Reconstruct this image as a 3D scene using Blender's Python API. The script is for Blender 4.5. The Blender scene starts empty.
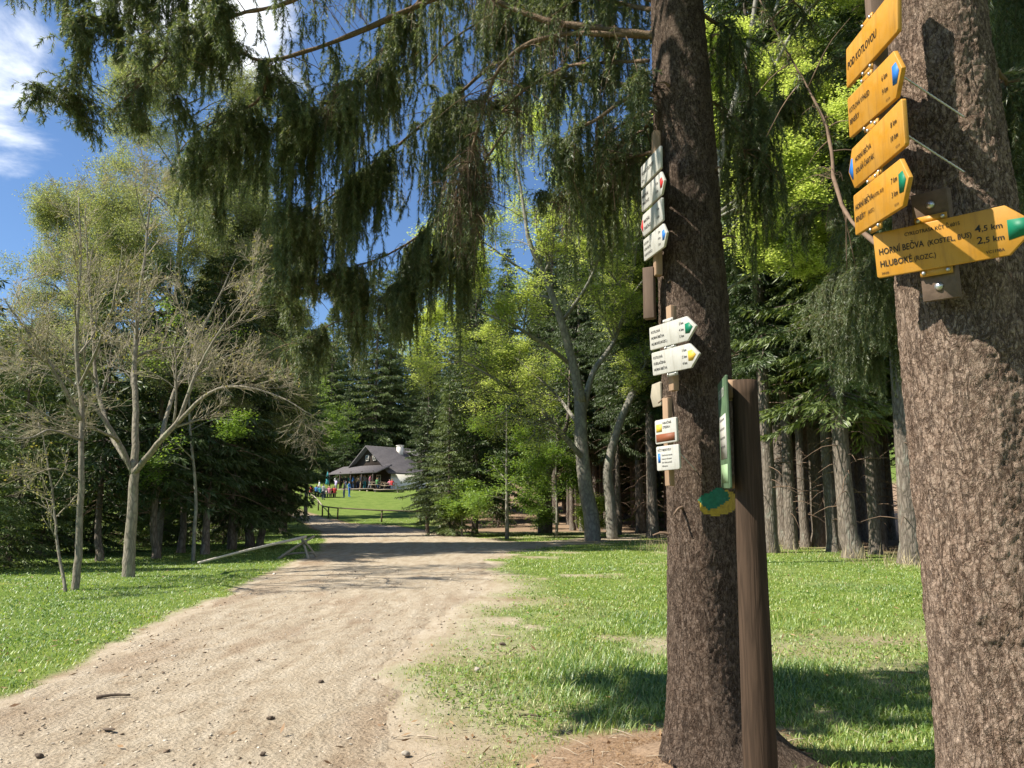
import bpy, math, random
import numpy as np
from mathutils import Vector, Matrix, noise as mnoise

R = math.radians
rng = np.random.default_rng(7)
random.seed(7)
S = bpy.context.scene
COL = S.collection

# ------------------------------------------------------------------ camera, sky, sun, exposure
PITCH = R(9.0)
cam_d = bpy.data.cameras.new('camera')
cam_d.sensor_width = 36.0
cam_d.lens = 27.0
cam_d.clip_start = 0.05
cam_d.clip_end = 3000.0
cam = bpy.data.objects.new('camera', cam_d)
cam.location = (0, 0, 1.6)
cam.rotation_euler = (R(90) + PITCH, 0, 0)
COL.objects.link(cam)
S.camera = cam

TO_SUN = Vector((-0.80, -0.20, 0.95)).normalized()
SUN_EL = math.asin(TO_SUN.z)
SUN_ROT = math.atan2(TO_SUN.x, TO_SUN.y)
world = bpy.data.worlds.new('World')
S.world = world
world.use_nodes = True
wn, wl = world.node_tree.nodes, world.node_tree.links
wn.clear()
w_out = wn.new('ShaderNodeOutputWorld')
w_bg = wn.new('ShaderNodeBackground')
w_bg.inputs['Strength'].default_value = 0.076
sky = wn.new('ShaderNodeTexSky')
sky.sky_type = 'NISHITA'
sky.sun_disc = False
sky.sun_elevation = SUN_EL
sky.sun_rotation = SUN_ROT
sky.altitude = 700
sky.air_density = 1.0
sky.dust_density = 0.4
sky.ozone_density = 2.5
# drifting clouds, fixed in the sky's own directions
tcw = wn.new('ShaderNodeTexCoord')
mapw = wn.new('ShaderNodeMapping')
mapw.inputs['Scale'].default_value = (1.0, 1.0, 2.2)
wl.new(tcw.outputs['Generated'], mapw.inputs['Vector'])
nzw = wn.new('ShaderNodeTexNoise')
nzw.inputs['Scale'].default_value = 3.2
nzw.inputs['Detail'].default_value = 9
nzw.inputs['Roughness'].default_value = 0.58
nzw.inputs['Distortion'].default_value = 0.25
wl.new(mapw.outputs['Vector'], nzw.inputs['Vector'])


def cloud_bank(direction, near, far):
    d = Vector(direction).normalized()
    dot = wn.new('ShaderNodeVectorMath'); dot.operation = 'DISTANCE'
    dot.inputs[1].default_value = d
    wl.new(tcw.outputs['Generated'], dot.inputs[0])
    mr = wn.new('ShaderNodeMapRange')
    mr.inputs['From Min'].default_value = near
    mr.inputs['From Max'].default_value = far
    mr.inputs['To Min'].default_value = 0.26
    mr.inputs['To Max'].default_value = -0.10
    wl.new(dot.outputs['Value'], mr.inputs['Value'])
    return mr.outputs['Result']


def wadd(a, b, op='ADD'):
    m = wn.new('ShaderNodeMath'); m.operation = op
    wl.new(a, m.inputs[0]); wl.new(b, m.inputs[1])
    return m.outputs[0]


b1 = cloud_bank((-0.53, 0.735, 0.475), 0.03, 0.15)
b2 = cloud_bank((-0.36, 0.78, 0.53), 0.05, 0.19)
b3 = cloud_bank((0.6, -0.5, 0.5), 0.2, 0.9)
cl = wadd(nzw.outputs['Fac'], wadd(wadd(b1, b2, 'MAXIMUM'), b3, 'MAXIMUM'))
rmp = wn.new('ShaderNodeMapRange')
rmp.interpolation_type = 'SMOOTHSTEP'
rmp.inputs['From Min'].default_value = 0.54
rmp.inputs['From Max'].default_value = 0.74
wl.new(cl, rmp.inputs['Value'])
mixw = wn.new('ShaderNodeMix'); mixw.data_type = 'RGBA'
mixw.inputs['B'].default_value = (9.6, 9.9, 10.3, 1)
wl.new(rmp.outputs['Result'], mixw.inputs['Factor'])
skt = wn.new('ShaderNodeMix'); skt.data_type = 'RGBA'; skt.blend_type = 'MULTIPLY'
skt.inputs['Factor'].default_value = 1.0
skt.inputs['B'].default_value = (0.82, 0.96, 1.10, 1)
wl.new(sky.outputs['Color'], skt.inputs['A'])
wl.new(skt.outputs['Result'], mixw.inputs['A'])
wl.new(mixw.outputs['Result'], w_bg.inputs['Color'])
wl.new(w_bg.outputs['Background'], w_out.inputs['Surface'])

sun_d = bpy.data.lights.new('sun', 'SUN')
sun_d.energy = 5.0
sun_d.angle = R(0.5)
sun_d.color = (1.0, 0.93, 0.80)
sun = bpy.data.objects.new('sun', sun_d)
sun.rotation_euler = (-TO_SUN).to_track_quat('-Z', 'Y').to_euler()
sun.location = (-20, -5, 30)
COL.objects.link(sun)

S.view_settings.view_transform = 'Standard'
S.view_settings.look = 'None'
S.view_settings.exposure = 1.0
S.view_settings.gamma = 1.0
S.view_settings.use_curve_mapping = False
S.render.engine = 'CYCLES'
S.cycles.max_bounces = 6
S.cycles.diffuse_bounces = 3
S.cycles.glossy_bounces = 2
S.cycles.transmission_bounces = 4
S.cycles.transparent_max_bounces = 4
S.cycles.caustics_reflective = False
S.cycles.caustics_refractive = False
S.cycles.use_denoising = True

# ------------------------------------------------------------------ picture <-> place
F = 768.0
CP, SP = math.cos(PITCH), math.sin(PITCH)


def P(px, py, Y):
    """the point at depth Y (metres ahead) seen at this pixel"""
    a, b = (px - 512) / F, (384 - py) / F
    dy, dz = CP - b * SP, SP + b * CP
    t = Y / dy
    return np.array([a * t, Y, 1.6 + dz * t])


def fbm2(x, y, s=1.0, o=4, seed=0):
    """cheap vectorised value noise, about -1..1"""
    x = np.asarray(x, float) * s; y = np.asarray(y, float) * s
    tot = np.zeros_like(x); amp = 1.0; nrm = 0.0
    for k in range(o):
        xi, yi = np.floor(x).astype(np.int64), np.floor(y).astype(np.int64)
        fx, fy = x - xi, y - yi
        fx = fx * fx * (3 - 2 * fx); fy = fy * fy * (3 - 2 * fy)

        def h(i, j):
            n = (i * 374761393 + j * 668265263 + (seed + k) * 974634777) & 0x7fffffff
            n = ((n ^ (n >> 13)) * 1274126177) & 0x7fffffff
            return ((n ^ (n >> 16)) & 0xffff) / 32767.5 - 1.0
        v = (h(xi, yi) * (1 - fx) + h(xi + 1, yi) * fx) * (1 - fy) + (h(xi, yi + 1) * (1 - fx) + h(xi + 1, yi + 1) * fx) * fy
        tot += v * amp; nrm += amp; amp *= 0.5; x = x * 2.03 + 11.3; y = y * 2.03 + 5.7
    return tot / nrm


def sstep(a, b, x):
    t = np.clip((np.asarray(x, float) - a) / (b - a), 0, 1)
    return t * t * (3 - 2 * t)


TREE_C = (1.15, 4.75)      # the signpost spruce
TREE_R = (1.655, 2.72)     # the spruce with yellow signs


def H(x, y):
    """ground height"""
    x = np.asarray(x, float); y = np.asarray(y, float)
    rise = np.maximum(0, np.minimum(y, 420) - 50)
    z = 0.085 * (rise - 6 * (1 - np.exp(-rise / 6)))
    far = np.maximum(0, np.minimum(y, 420) - 112)
    z = z + 0.06 * far
    z = z + 0.20 * np.exp(-(((x - TREE_C[0]) ** 2 + (y - TREE_C[1]) ** 2) / 0.8))
    z = z + 0.15 * np.exp(-(((x - TREE_R[0]) ** 2 + (y - TREE_R[1]) ** 2) / 0.9))
    z = z + 0.035 * fbm2(x, y, 0.35, 3, 3) * sstep(60, 5, np.hypot(x, y))
    return z


def G(px, py, lim=180):
    """where the sight line of this pixel meets the ground"""
    lo = None
    for Y in np.concatenate([np.arange(0.25, 40, 0.25), np.arange(40, lim, 0.5)]):
        q = P(px, py, Y)
        if q[2] <= H(q[0], q[1]):
            for k in range(20):
                m = 0.5 * (lo + Y); q = P(px, py, m)
                if q[2] <= H(q[0], q[1]): Y = m
                else: lo = m
            return np.array([q[0], q[1], float(H(q[0], q[1]))])
        lo = Y
    return np.array([q[0], q[1], float(H(q[0], q[1]))])


# ------------------------------------------------------------------ materials
MATS = {}


def mat_base(name):
    m = bpy.data.materials.new(name); m.use_nodes = True
    nt = m.node_tree; nt.nodes.clear()
    MATS[name] = m
    return m, nt.nodes, nt.links


def ramp(n, l, fac, stops, interp='LINEAR'):
    r = n.new('ShaderNodeValToRGB')
    cr = r.color_ramp; cr.interpolation = interp
    while len(cr.elements) < len(stops): cr.elements.new(0.5)
    for e, (p, c) in zip(cr.elements, stops):
        e.position = p; e.color = (*c, 1) if len(c) == 3 else c
    if fac is not None: l.new(fac, r.inputs['Fac'])
    return r.outputs['Color']


def tex(n, l, vec, scale, detail=4, rough=0.55, dist=0.0):
    t = n.new('ShaderNodeTexNoise')
    t.inputs['Scale'].default_value = scale; t.inputs['Detail'].default_value = detail
    t.inputs['Roughness'].default_value = rough; t.inputs['Distortion'].default_value = dist
    if vec is not None: l.new(vec, t.inputs['Vector'])
    return t.outputs['Fac']


def mixc(n, l, fac, a, b, mode='MIX'):
    m = n.new('ShaderNodeMix'); m.data_type = 'RGBA'; m.blend_type = mode
    for sock, v in (('Factor', fac), ('A', a), ('B', b)):
        if isinstance(v, (int, float)): m.inputs[sock].default_value = v
        elif isinstance(v, tuple): m.inputs[sock].default_value = (*v, 1)
        else: l.new(v, m.inputs[sock])
    return m.outputs['Result']


def math2(n, l, op, a, b=0.0):
    m = n.new('ShaderNodeMath'); m.operation = op
    for i, v in enumerate((a, b)):
        if isinstance(v, (int, float)): m.inputs[i].default_value = v
        else: l.new(v, m.inputs[i])
    return m.outputs[0]


def objvec(n, l, scale=(1, 1, 1)):
    t = n.new('ShaderNodeTexCoord'); mp = n.new('ShaderNodeMapping')
    mp.inputs['Scale'].default_value = scale
    l.new(t.outputs['Object'], mp.inputs['Vector'])
    return mp.outputs['Vector']


def finish(n, l, color, rough=0.8, bump=None, bstr=0.3, bdist=0.01, spec=0.3, metal=0.0):
    o = n.new('ShaderNodeOutputMaterial'); b = n.new('ShaderNodeBsdfPrincipled')
    if isinstance(color, tuple): b.inputs['Base Color'].default_value = (*color, 1)
    else: l.new(color, b.inputs['Base Color'])
    if isinstance(rough, (int, float)): b.inputs['Roughness'].default_value = rough
    else: l.new(rough, b.inputs['Roughness'])
    b.inputs['Specular IOR Level'].default_value = spec
    b.inputs['Metallic'].default_value = metal
    if bump is not None:
        bm = n.new('ShaderNodeBump')
        bm.inputs['Strength'].default_value = bstr; bm.inputs['Distance'].default_value = bdist
        l.new(bump, bm.inputs['Height']); l.new(bm.outputs['Normal'], b.inputs['Normal'])
    l.new(b.outputs['BSDF'], o.inputs['Surface'])


def plain(name, color, rough=0.7, var=0.25, scale=6.0, bstr=0.15, spec=0.3, metal=0.0, stretch=(1, 1, 1)):
    m, n, l = mat_base(name)
    v = objvec(n, l, stretch)
    f = tex(n, l, v, scale, 6, 0.62)
    c = ramp(n, l, f, [(0.25, tuple(x * (1 - var) for x in color)), (0.75, tuple(min(1, x * (1 + var)) for x in color))])
    finish(n, l, c, rough, f, bstr, 0.01, spec, metal)
    return m


def leafy(name, stops, trans=0.4, tcol=(1.25, 1.15, 0.6), gloss=0.12, objvar=0.25):
    """thin leaves: a colour of its own for every leaf, some light let through"""
    m, n, l = mat_base(name)
    g = n.new('ShaderNodeNewGeometry'); oi = n.new('ShaderNodeObjectInfo')
    f = math2(n, l, 'MULTIPLY_ADD', oi.outputs['Random'], objvar)
    f.node.inputs[2].default_value = 0.0
    f2 = math2(n, l, 'MULTIPLY_ADD', g.outputs['Random Per Island'], 1 - objvar)
    l.new(f, f2.node.inputs[2])
    c = ramp(n, l, f2, stops)
    tc = mixc(n, l, 1.0, c, tcol, 'MULTIPLY')
    d = n.new('ShaderNodeBsdfDiffuse'); t = n.new('ShaderNodeBsdfTranslucent'); gl = n.new('ShaderNodeBsdfGlossy')
    gl.inputs['Roughness'].default_value = 0.5
    gl.inputs['Color'].default_value = (0.5, 0.5, 0.5, 1)
    l.new(c, d.inputs['Color']); l.new(tc, t.inputs['Color'])
    m1 = n.new('ShaderNodeMixShader'); m1.inputs[0].default_value = trans
    l.new(d.outputs[0], m1.inputs[1]); l.new(t.outputs[0], m1.inputs[2])
    m2 = n.new('ShaderNodeMixShader'); m2.inputs[0].default_value = gloss
    l.new(m1.outputs[0], m2.inputs[1]); l.new(gl.outputs[0], m2.inputs[2])
    o = n.new('ShaderNodeOutputMaterial'); l.new(m2.outputs[0], o.inputs['Surface'])
    return m


def bark(name, dark, light, scale=22.0, stretch=0.45, bstr=0.8, bdist=0.012, lichen=None, lich_amt=0.55, crisp=4.0):
    m, n, l = mat_base(name)
    v = objvec(n, l, (1, 1, stretch))
    vo = n.new('ShaderNodeTexVoronoi'); vo.feature = 'DISTANCE_TO_EDGE'
    vo.inputs['Scale'].default_value = scale
    wob = tex(n, l, v, scale * 0.6, 5, 0.6)
    wv = n.new('ShaderNodeMix'); wv.data_type = 'VECTOR'
    wv.inputs['Factor'].default_value = 0.12
    l.new(v, wv.inputs['A'])
    nn = n.new('ShaderNodeTexNoise'); nn.inputs['Scale'].default_value = scale * 0.5; nn.inputs['Detail'].default_value = 4
    l.new(v, nn.inputs['Vector']); l.new(nn.outputs['Color'], wv.inputs['B'])
    l.new(wv.outputs['Result'], vo.inputs['Vector'])
    fine = tex(n, l, v, scale * 5, 6, 0.7)
    big = tex(n, l, v, 2.2, 4, 0.6)
    plate = math2(n, l, 'MULTIPLY', vo.outputs['Distance'], crisp)
    plate.node.use_clamp = True
    h = math2(n, l, 'ADD', plate, math2(n, l, 'MULTIPLY', fine, 0.9))
    h2 = math2(n, l, 'ADD', h, math2(n, l, 'MULTIPLY', wob, 0.8))
    cf = math2(n, l, 'MULTIPLY', h2, 0.42)
    c = ramp(n, l, cf, [(0.15, dark), (0.5, tuple((a + b) / 2 for a, b in zip(dark, light))), (0.85, light)])
    c = mixc(n, l, ramp(n, l, big, [(0.35, (0, 0, 0)), (0.7, (0.6, 0.6, 0.6))]), c, tuple(x * 0.55 for x in light))
    if lichen:
        lf = tex(n, l, v, 5.0, 7, 0.7)
        c = mixc(n, l, ramp(n, l, lf, [(lich_amt, (0, 0, 0)), (lich_amt + 0.12, (0.75, 0.75, 0.75))]), c, lichen)
    finish(n, l, c, 0.9, h2, bstr, bdist, 0.15)
    return m


def flaky_bark(name, k=1.0):
    """old spruce bark: ragged little scales of slightly different tone over dark cracks"""
    m, n, l = mat_base(name)
    v = objvec(n, l, (1, 1, 0.66)); vl = objvec(n, l, (1, 1, 0.30))
    warp = n.new('ShaderNodeTexNoise'); warp.inputs['Scale'].default_value = 40; warp.inputs['Detail'].default_value = 5; warp.inputs['Roughness'].default_value = 0.7
    l.new(v, warp.inputs['Vector'])
    add = n.new('ShaderNodeMix'); add.data_type = 'VECTOR'; add.inputs['Factor'].default_value = 0.045
    l.new(v, add.inputs['A']); l.new(warp.outputs['Color'], add.inputs['B'])
    w = add.outputs['Result']
    cell = n.new('ShaderNodeTexVoronoi'); cell.inputs['Scale'].default_value = 64; l.new(w, cell.inputs['Vector'])
    sep = n.new('ShaderNodeSeparateColor'); l.new(cell.outputs['Color'], sep.inputs['Color'])
    edge = n.new('ShaderNodeTexVoronoi'); edge.feature = 'DISTANCE_TO_EDGE'; edge.inputs['Scale'].default_value = 64; l.new(w, edge.inputs['Vector'])
    ed = math2(n, l, 'MULTIPLY', edge.outputs['Distance'], 8.0); ed.node.use_clamp = True
    rid = math2(n, l, 'ABSOLUTE', math2(n, l, 'SUBTRACT', tex(n, l, vl, 24, 5, 0.66, 0.9), 0.5))
    crack = math2(n, l, 'MULTIPLY_ADD', rid, 20.0)
    crack.node.inputs[2].default_value = 0.22; crack.node.use_clamp = True
    rough = tex(n, l, v, 60, 8, 0.75, 0.8)
    mid = tex(n, l, v, 13, 6, 0.65, 0.6)
    grain = tex(n, l, v, 220, 4, 0.7)
    big = tex(n, l, v, 1.6, 4, 0.6)
    tone = math2(n, l, 'ADD', math2(n, l, 'MULTIPLY', sep.outputs['Red'], 0.14), math2(n, l, 'ADD', math2(n, l, 'MULTIPLY', rough, 0.62), math2(n, l, 'MULTIPLY', mid, 0.16)))
    tone = math2(n, l, 'ADD', tone, math2(n, l, 'MULTIPLY', ed, 0.10))
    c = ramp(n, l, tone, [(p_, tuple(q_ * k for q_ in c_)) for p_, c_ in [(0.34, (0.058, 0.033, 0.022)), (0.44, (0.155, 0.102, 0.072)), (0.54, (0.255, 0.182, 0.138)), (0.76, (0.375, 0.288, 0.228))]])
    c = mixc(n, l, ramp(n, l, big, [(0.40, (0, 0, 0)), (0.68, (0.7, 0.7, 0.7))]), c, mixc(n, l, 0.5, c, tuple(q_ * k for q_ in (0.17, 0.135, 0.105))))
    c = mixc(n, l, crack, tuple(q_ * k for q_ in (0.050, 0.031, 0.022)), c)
    h = math2(n, l, 'ADD', math2(n, l, 'ADD', math2(n, l, 'MULTIPLY', rough, 1.3), math2(n, l, 'MULTIPLY', crack, 0.9)), math2(n, l, 'ADD', math2(n, l, 'MULTIPLY', ed, 0.45), math2(n, l, 'MULTIPLY', grain, 0.4)))
    finish(n, l, c, 0.9, h, 1.0, 0.016, 0.15)
    return m


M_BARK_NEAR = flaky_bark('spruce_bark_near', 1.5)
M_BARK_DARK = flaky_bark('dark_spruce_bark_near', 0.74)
M_BARK_FAR = bark('spruce_bark', (0.05, 0.04, 0.032), (0.25, 0.21, 0.175), 12, 0.3, 0.8, 0.02, (0.30, 0.31, 0.26), 0.56)
M_BARK_PALE = bark('beech_bark', (0.11, 0.10, 0.085), (0.30, 0.28, 0.24), 7, 0.5, 0.4, 0.01, (0.34, 0.35, 0.28), 0.52)
M_BARK_MAPLE = bark('maple_bark', (0.10, 0.085, 0.065), (0.33, 0.29, 0.23), 14, 0.35, 0.5, 0.01, (0.33, 0.34, 0.22), 0.55)
M_BARK_TWIG = plain('twig_bark', (0.33, 0.285, 0.20), 0.85, 0.3, 9)
M_LIMB = bark('limb_bark', (0.07, 0.05, 0.035), (0.27, 0.19, 0.13), 40, 0.9, 0.6, 0.006)
M_DEADTWIG = plain('dry_twig', (0.17, 0.115, 0.08), 0.9, 0.35, 12)
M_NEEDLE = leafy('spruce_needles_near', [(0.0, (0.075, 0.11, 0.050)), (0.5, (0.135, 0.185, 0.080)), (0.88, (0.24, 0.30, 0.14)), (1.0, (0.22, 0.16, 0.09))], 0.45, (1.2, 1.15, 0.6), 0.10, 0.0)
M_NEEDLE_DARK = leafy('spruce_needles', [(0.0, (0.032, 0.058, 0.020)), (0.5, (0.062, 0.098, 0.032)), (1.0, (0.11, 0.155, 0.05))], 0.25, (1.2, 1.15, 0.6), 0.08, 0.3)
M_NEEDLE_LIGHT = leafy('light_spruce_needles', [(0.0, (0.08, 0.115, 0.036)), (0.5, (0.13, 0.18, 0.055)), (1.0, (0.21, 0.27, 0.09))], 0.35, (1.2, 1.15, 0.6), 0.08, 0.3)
M_LEAF_BEECH = leafy('young_beech_leaves', [(0.0, (0.36, 0.46, 0.11)), (0.5, (0.54, 0.62, 0.18)), (1.0, (0.70, 0.75, 0.29))], 0.5, (1.1, 1.12, 0.7), 0.06, 0.1)
M_LEAF_GREEN = leafy('fresh_green_leaves', [(0.0, (0.13, 0.23, 0.05)), (0.5, (0.20, 0.32, 0.07)), (1.0, (0.33, 0.44, 0.12))], 0.5, (1.2, 1.15, 0.5), 0.06, 0.15)
M_LEAF_BIRCH = leafy('birch_leaves', [(0.0, (0.25, 0.30, 0.11)), (0.5, (0.36, 0.41, 0.17)), (1.0, (0.48, 0.52, 0.25))], 0.45, (1.15, 1.1, 0.6), 0.06, 0.1)
M_BUD = leafy('opening_buds', [(0.0, (0.24, 0.24, 0.08)), (0.6, (0.34, 0.36, 0.11)), (1.0, (0.40, 0.30, 0.12))], 0.4, (1.1, 1.05, 0.6), 0.05, 0.1)
M_GRASS = leafy('grass_blades', [(0.0, (0.14, 0.23, 0.045)), (0.45, (0.26, 0.38, 0.08)), (0.8, (0.40, 0.49, 0.13)), (1.0, (0.58, 0.52, 0.27))], 0.42, (1.15, 1.15, 0.55), 0.10, 0.0)
M_GRASS_LUSH_SHADE = leafy('lush_shade_grass_blades', [(0.0, (0.09, 0.18, 0.04)), (0.5, (0.15, 0.27, 0.065)), (0.9, (0.24, 0.36, 0.10)), (1.0, (0.40, 0.44, 0.20))], 0.42, (1.1, 1.15, 0.6), 0.12, 0.0)
M_DRYGRASS = leafy('dry_stalks', [(0.0, (0.34, 0.27, 0.15)), (1.0, (0.50, 0.42, 0.26))], 0.25, (1.1, 1.0, 0.8), 0.05, 0.0)

# ------------------------------------------------------------------ mesh helpers


def link(o, parent=None):
    COL.objects.link(o)
    if parent is not None: o.parent = parent
    return o


class MB:
    """collects geometry as arrays and builds ONE mesh"""
    def __init__(s):
        s.v = []; s.f = {3: [], 4: []}; s.m = {3: [], 4: []}; s.ng = []; s.ngm = []; s.n = 0

    def add(s, verts, faces, mi=0):
        verts = np.asarray(verts, float).reshape(-1, 3)
        if isinstance(faces, np.ndarray):
            k = faces.shape[1]
            s.f[k].append(faces + s.n); s.m[k].append(np.full(len(faces), mi, np.int32))
        else:
            for f in faces:
                if len(f) in (3, 4):
                    s.f[len(f)].append(np.array([f]) + s.n); s.m[len(f)].append(np.array([mi], np.int32))
                else:
                    s.ng.append([i + s.n for i in f]); s.ngm.append(mi)
        s.v.append(verts); s.n += len(verts)

    def box(s, c, size, rz=0.0, mi=0, mat=None):
        hx, hy, hz = [q / 2 for q in size]
        v = np.array([[x, y, z] for z in (-hz, hz) for x, y in ((-hx, -hy), (hx, -hy), (hx, hy), (-hx, hy))])
        if rz:
            ca, sa = math.cos(rz), math.sin(rz)
            v = np.stack([v[:, 0] * ca - v[:, 1] * sa, v[:, 0] * sa + v[:, 1] * ca, v[:, 2]], 1)
        if mat is not None: v = v @ np.array(mat).T
        s.add(v + np.array(c), [(0, 3, 2, 1), (4, 5, 6, 7), (0, 1, 5, 4), (1, 2, 6, 5), (2, 3, 7, 6), (3, 0, 4, 7)], mi)

    def tube(s, path, rad, sides=6, mi=0, cap=True):
        path = np.asarray(path, float); n = len(path)
        rad = np.broadcast_to(np.asarray(rad, float), (n,))
        t = np.gradient(path, axis=0); t /= np.linalg.norm(t, axis=1)[:, None] + 1e-9
        ref = np.array([0, 0, 1.0]) if abs(t[:, 2]).mean() < 0.75 else np.array([1.0, 0.1, 0])
        a = np.cross(t, ref); a /= np.linalg.norm(a, axis=1)[:, None] + 1e-9
        b = np.cross(t, a)
        th = np.arange(sides) * 2 * math.pi / sides
        ring = path[:, None] + rad[:, None, None] * (np.cos(th)[None, :, None] * a[:, None] + np.sin(th)[None, :, None] * b[:, None])
        i = np.arange(n - 1)[:, None] * sides; j = np.arange(sides)[None]; k = (j + 1) % sides
        f = np.stack([i + j, i + k, i + sides + k, i + sides + j], -1).reshape(-1, 4)
        base = s.n
        s.add(ring.reshape(-1, 3), f, mi)
        if cap and sides > 3:
            s.ng.append([base + q for q in range(sides)][::-1]); s.ngm.append(mi)
            s.ng.append([base + (n - 1) * sides + q for q in range(sides)]); s.ngm.append(mi)

    def leaves(s, c, d, nrm, ln, wd, mi=0, tri=False):
        """flat pointed leaves: base c, direction d, side = d x nrm"""
        c = np.asarray(c); d = d / (np.linalg.norm(d, axis=1)[:, None] + 1e-9)
        sd = np.cross(d, nrm); sd /= np.linalg.norm(sd, axis=1)[:, None] + 1e-9
        ln = np.broadcast_to(ln, (len(c),))[:, None]; wd = np.broadcast_to(wd, (len(c),))[:, None]
        m = len(c)
        if tri:
            v = np.stack([c - sd * wd / 2, c + sd * wd / 2, c + d * ln], 1).reshape(-1, 3)
            s.add(v, np.arange(3 * m).reshape(-1, 3), mi)
        else:
            v = np.stack([c, c + d * ln * 0.45 - sd * wd / 2, c + d * ln, c + d * ln * 0.45 + sd * wd / 2], 1).reshape(-1, 3)
            s.add(v, np.arange(4 * m).reshape(-1, 4), mi)

    def mesh(s, name, mats, smooth=False):
        me = bpy.data.meshes.new(name)
        V = np.concatenate(s.v).astype(np.float32)
        f3 = np.concatenate(s.f[3]) if s.f[3] else np.zeros((0, 3), int)
        f4 = np.concatenate(s.f[4]) if s.f[4] else np.zeros((0, 4), int)
        ng = s.ng
        loops = np.concatenate([f3.ravel(), f4.ravel(), np.array([i for f in ng for i in f], int)]).astype(np.int32)
        sizes = np.concatenate([np.full(len(f3), 3), np.full(len(f4), 4), np.array([len(f) for f in ng], int)]).astype(np.int32)
        mi = np.concatenate(s.m[3] + s.m[4] + [np.array(s.ngm, np.int32)]).astype(np.int32)
        me.vertices.add(len(V)); me.vertices.foreach_set('co', V.ravel())
        me.loops.add(len(loops)); me.loops.foreach_set('vertex_index', loops)
        me.polygons.add(len(sizes))
        st = np.concatenate([[0], np.cumsum(sizes)[:-1]]).astype(np.int32)
        me.polygons.foreach_set('loop_start', st)
        me.polygons.foreach_set('material_index', mi)
        if smooth: me.polygons.foreach_set('use_smooth', np.ones(len(sizes), bool))
        me.update(calc_edges=True); me.validate(verbose=False)
        for m in (mats if isinstance(mats, (list, tuple)) else [mats]): me.materials.append(m)
        return me

    def build(s, name, mats, parent=None, smooth=False, bevel=0.0):
        o = bpy.data.objects.new(name, s.mesh(name, mats, smooth))
        if bevel:
            b = o.modifiers.new('bevel', 'BEVEL'); b.width = bevel; b.segments = 2; b.limit_method = 'ANGLE'
        return link(o, parent)


def tag(o, label, cat, group=None, kind=None):
    if label: o['label'] = label
    if cat: o['category'] = cat
    if group: o['group'] = group
    if kind: o['kind'] = kind
    return o


def thing(name, loc, label, cat, rz=0.0, group=None):
    o = bpy.data.objects.new(name, None)
    o.empty_display_size = 0.2
    o.location = [float(q) for q in loc]; o.rotation_euler = (0, 0, rz)
    link(o)
    return tag(o, label, cat, group)


def copy_thing(root, loc, rz, scale=1.0, label=None, group=None):
    c = root.copy(); COL.objects.link(c)
    c.location = [float(q) for q in loc]; c.rotation_euler = (0, 0, rz)
    c.scale = (scale,) * 3 if isinstance(scale, (int, float)) else scale
    if label: c['label'] = label
    if group: c['group'] = group
    for ch in root.children:
        k = ch.copy(); COL.objects.link(k); k.parent = c
        for g in ch.children:
            q = g.copy(); COL.objects.link(q); q.parent = k
    return c


def smooth_path(pts, n):
    """resample control points as a smooth curve"""
    pts = np.asarray(pts, float)
    if len(pts) == 2: return pts[0] + (pts[1] - pts[0]) * np.linspace(0, 1, n)[:, None]
    q = np.vstack([2 * pts[0] - pts[1], pts, 2 * pts[-1] - pts[-2]])
    u = np.linspace(0, len(pts) - 1 - 1e-6, n); i = u.astype(int); t = (u - i)[:, None]
    p0, p1, p2, p3 = q[i], q[i + 1], q[i + 2], q[i + 3]
    return 0.5 * (2 * p1 + (p2 - p0) * t + (2 * p0 - 5 * p1 + 4 * p2 - p3) * t ** 2 + (3 * p1 - p0 - 3 * p2 + p3) * t ** 3)


def rand_unit(n, r=None):
    r = r or rng
    v = r.normal(size=(n, 3)); return v / np.linalg.norm(v, axis=1)[:, None]


# ------------------------------------------------------------------ ground, track, grass
track_px = [(-900, 900), (-300, 790), (0, 703), (100, 655), (205, 603), (262, 577), (318, 551), (326, 541), (320, 531), (302, 522), (284, 515), (268, 511),
            (262, 507), (280, 506), (300, 510), (326, 518), (352, 523.5), (395, 525.5), (420, 529), (470, 537.5), (520, 541.5), (556, 541), (600, 537), (640, 536.5),
            (640, 539.5), (592, 543), (552, 547), (516, 552), (492, 560), (497, 574), (505, 590), (468, 612), (432, 640), (408, 668), (420, 705), (440, 745), (430, 800), (430, 900), (300, 1400), (-2600, 1400)]
track = np.array([G(x, y)[:2] for x, y in track_px])


def track_sd(x, y):
    """signed distance to the track outline, positive on the track"""
    x = np.asarray(x, float); y = np.asarray(y, float)
    d = np.full(x.shape, 1e9); ins = np.zeros(x.shape, bool)
    for (ax, ay), (bx, by) in zip(track, np.roll(track, -1, 0)):
        ex, ey = bx - ax, by - ay
        t = np.clip(((x - ax) * ex + (y - ay) * ey) / (ex * ex + ey * ey + 1e-12), 0, 1)
        d = np.minimum(d, np.hypot(x - ax - t * ex, y - ay - t * ey))
        c = ((ay > y) != (by > y)) & (x < (bx - ax) * (y - ay) / (by - ay + 1e-12) + ax)
        ins ^= c
    return np.where(ins, d, -d)


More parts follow.
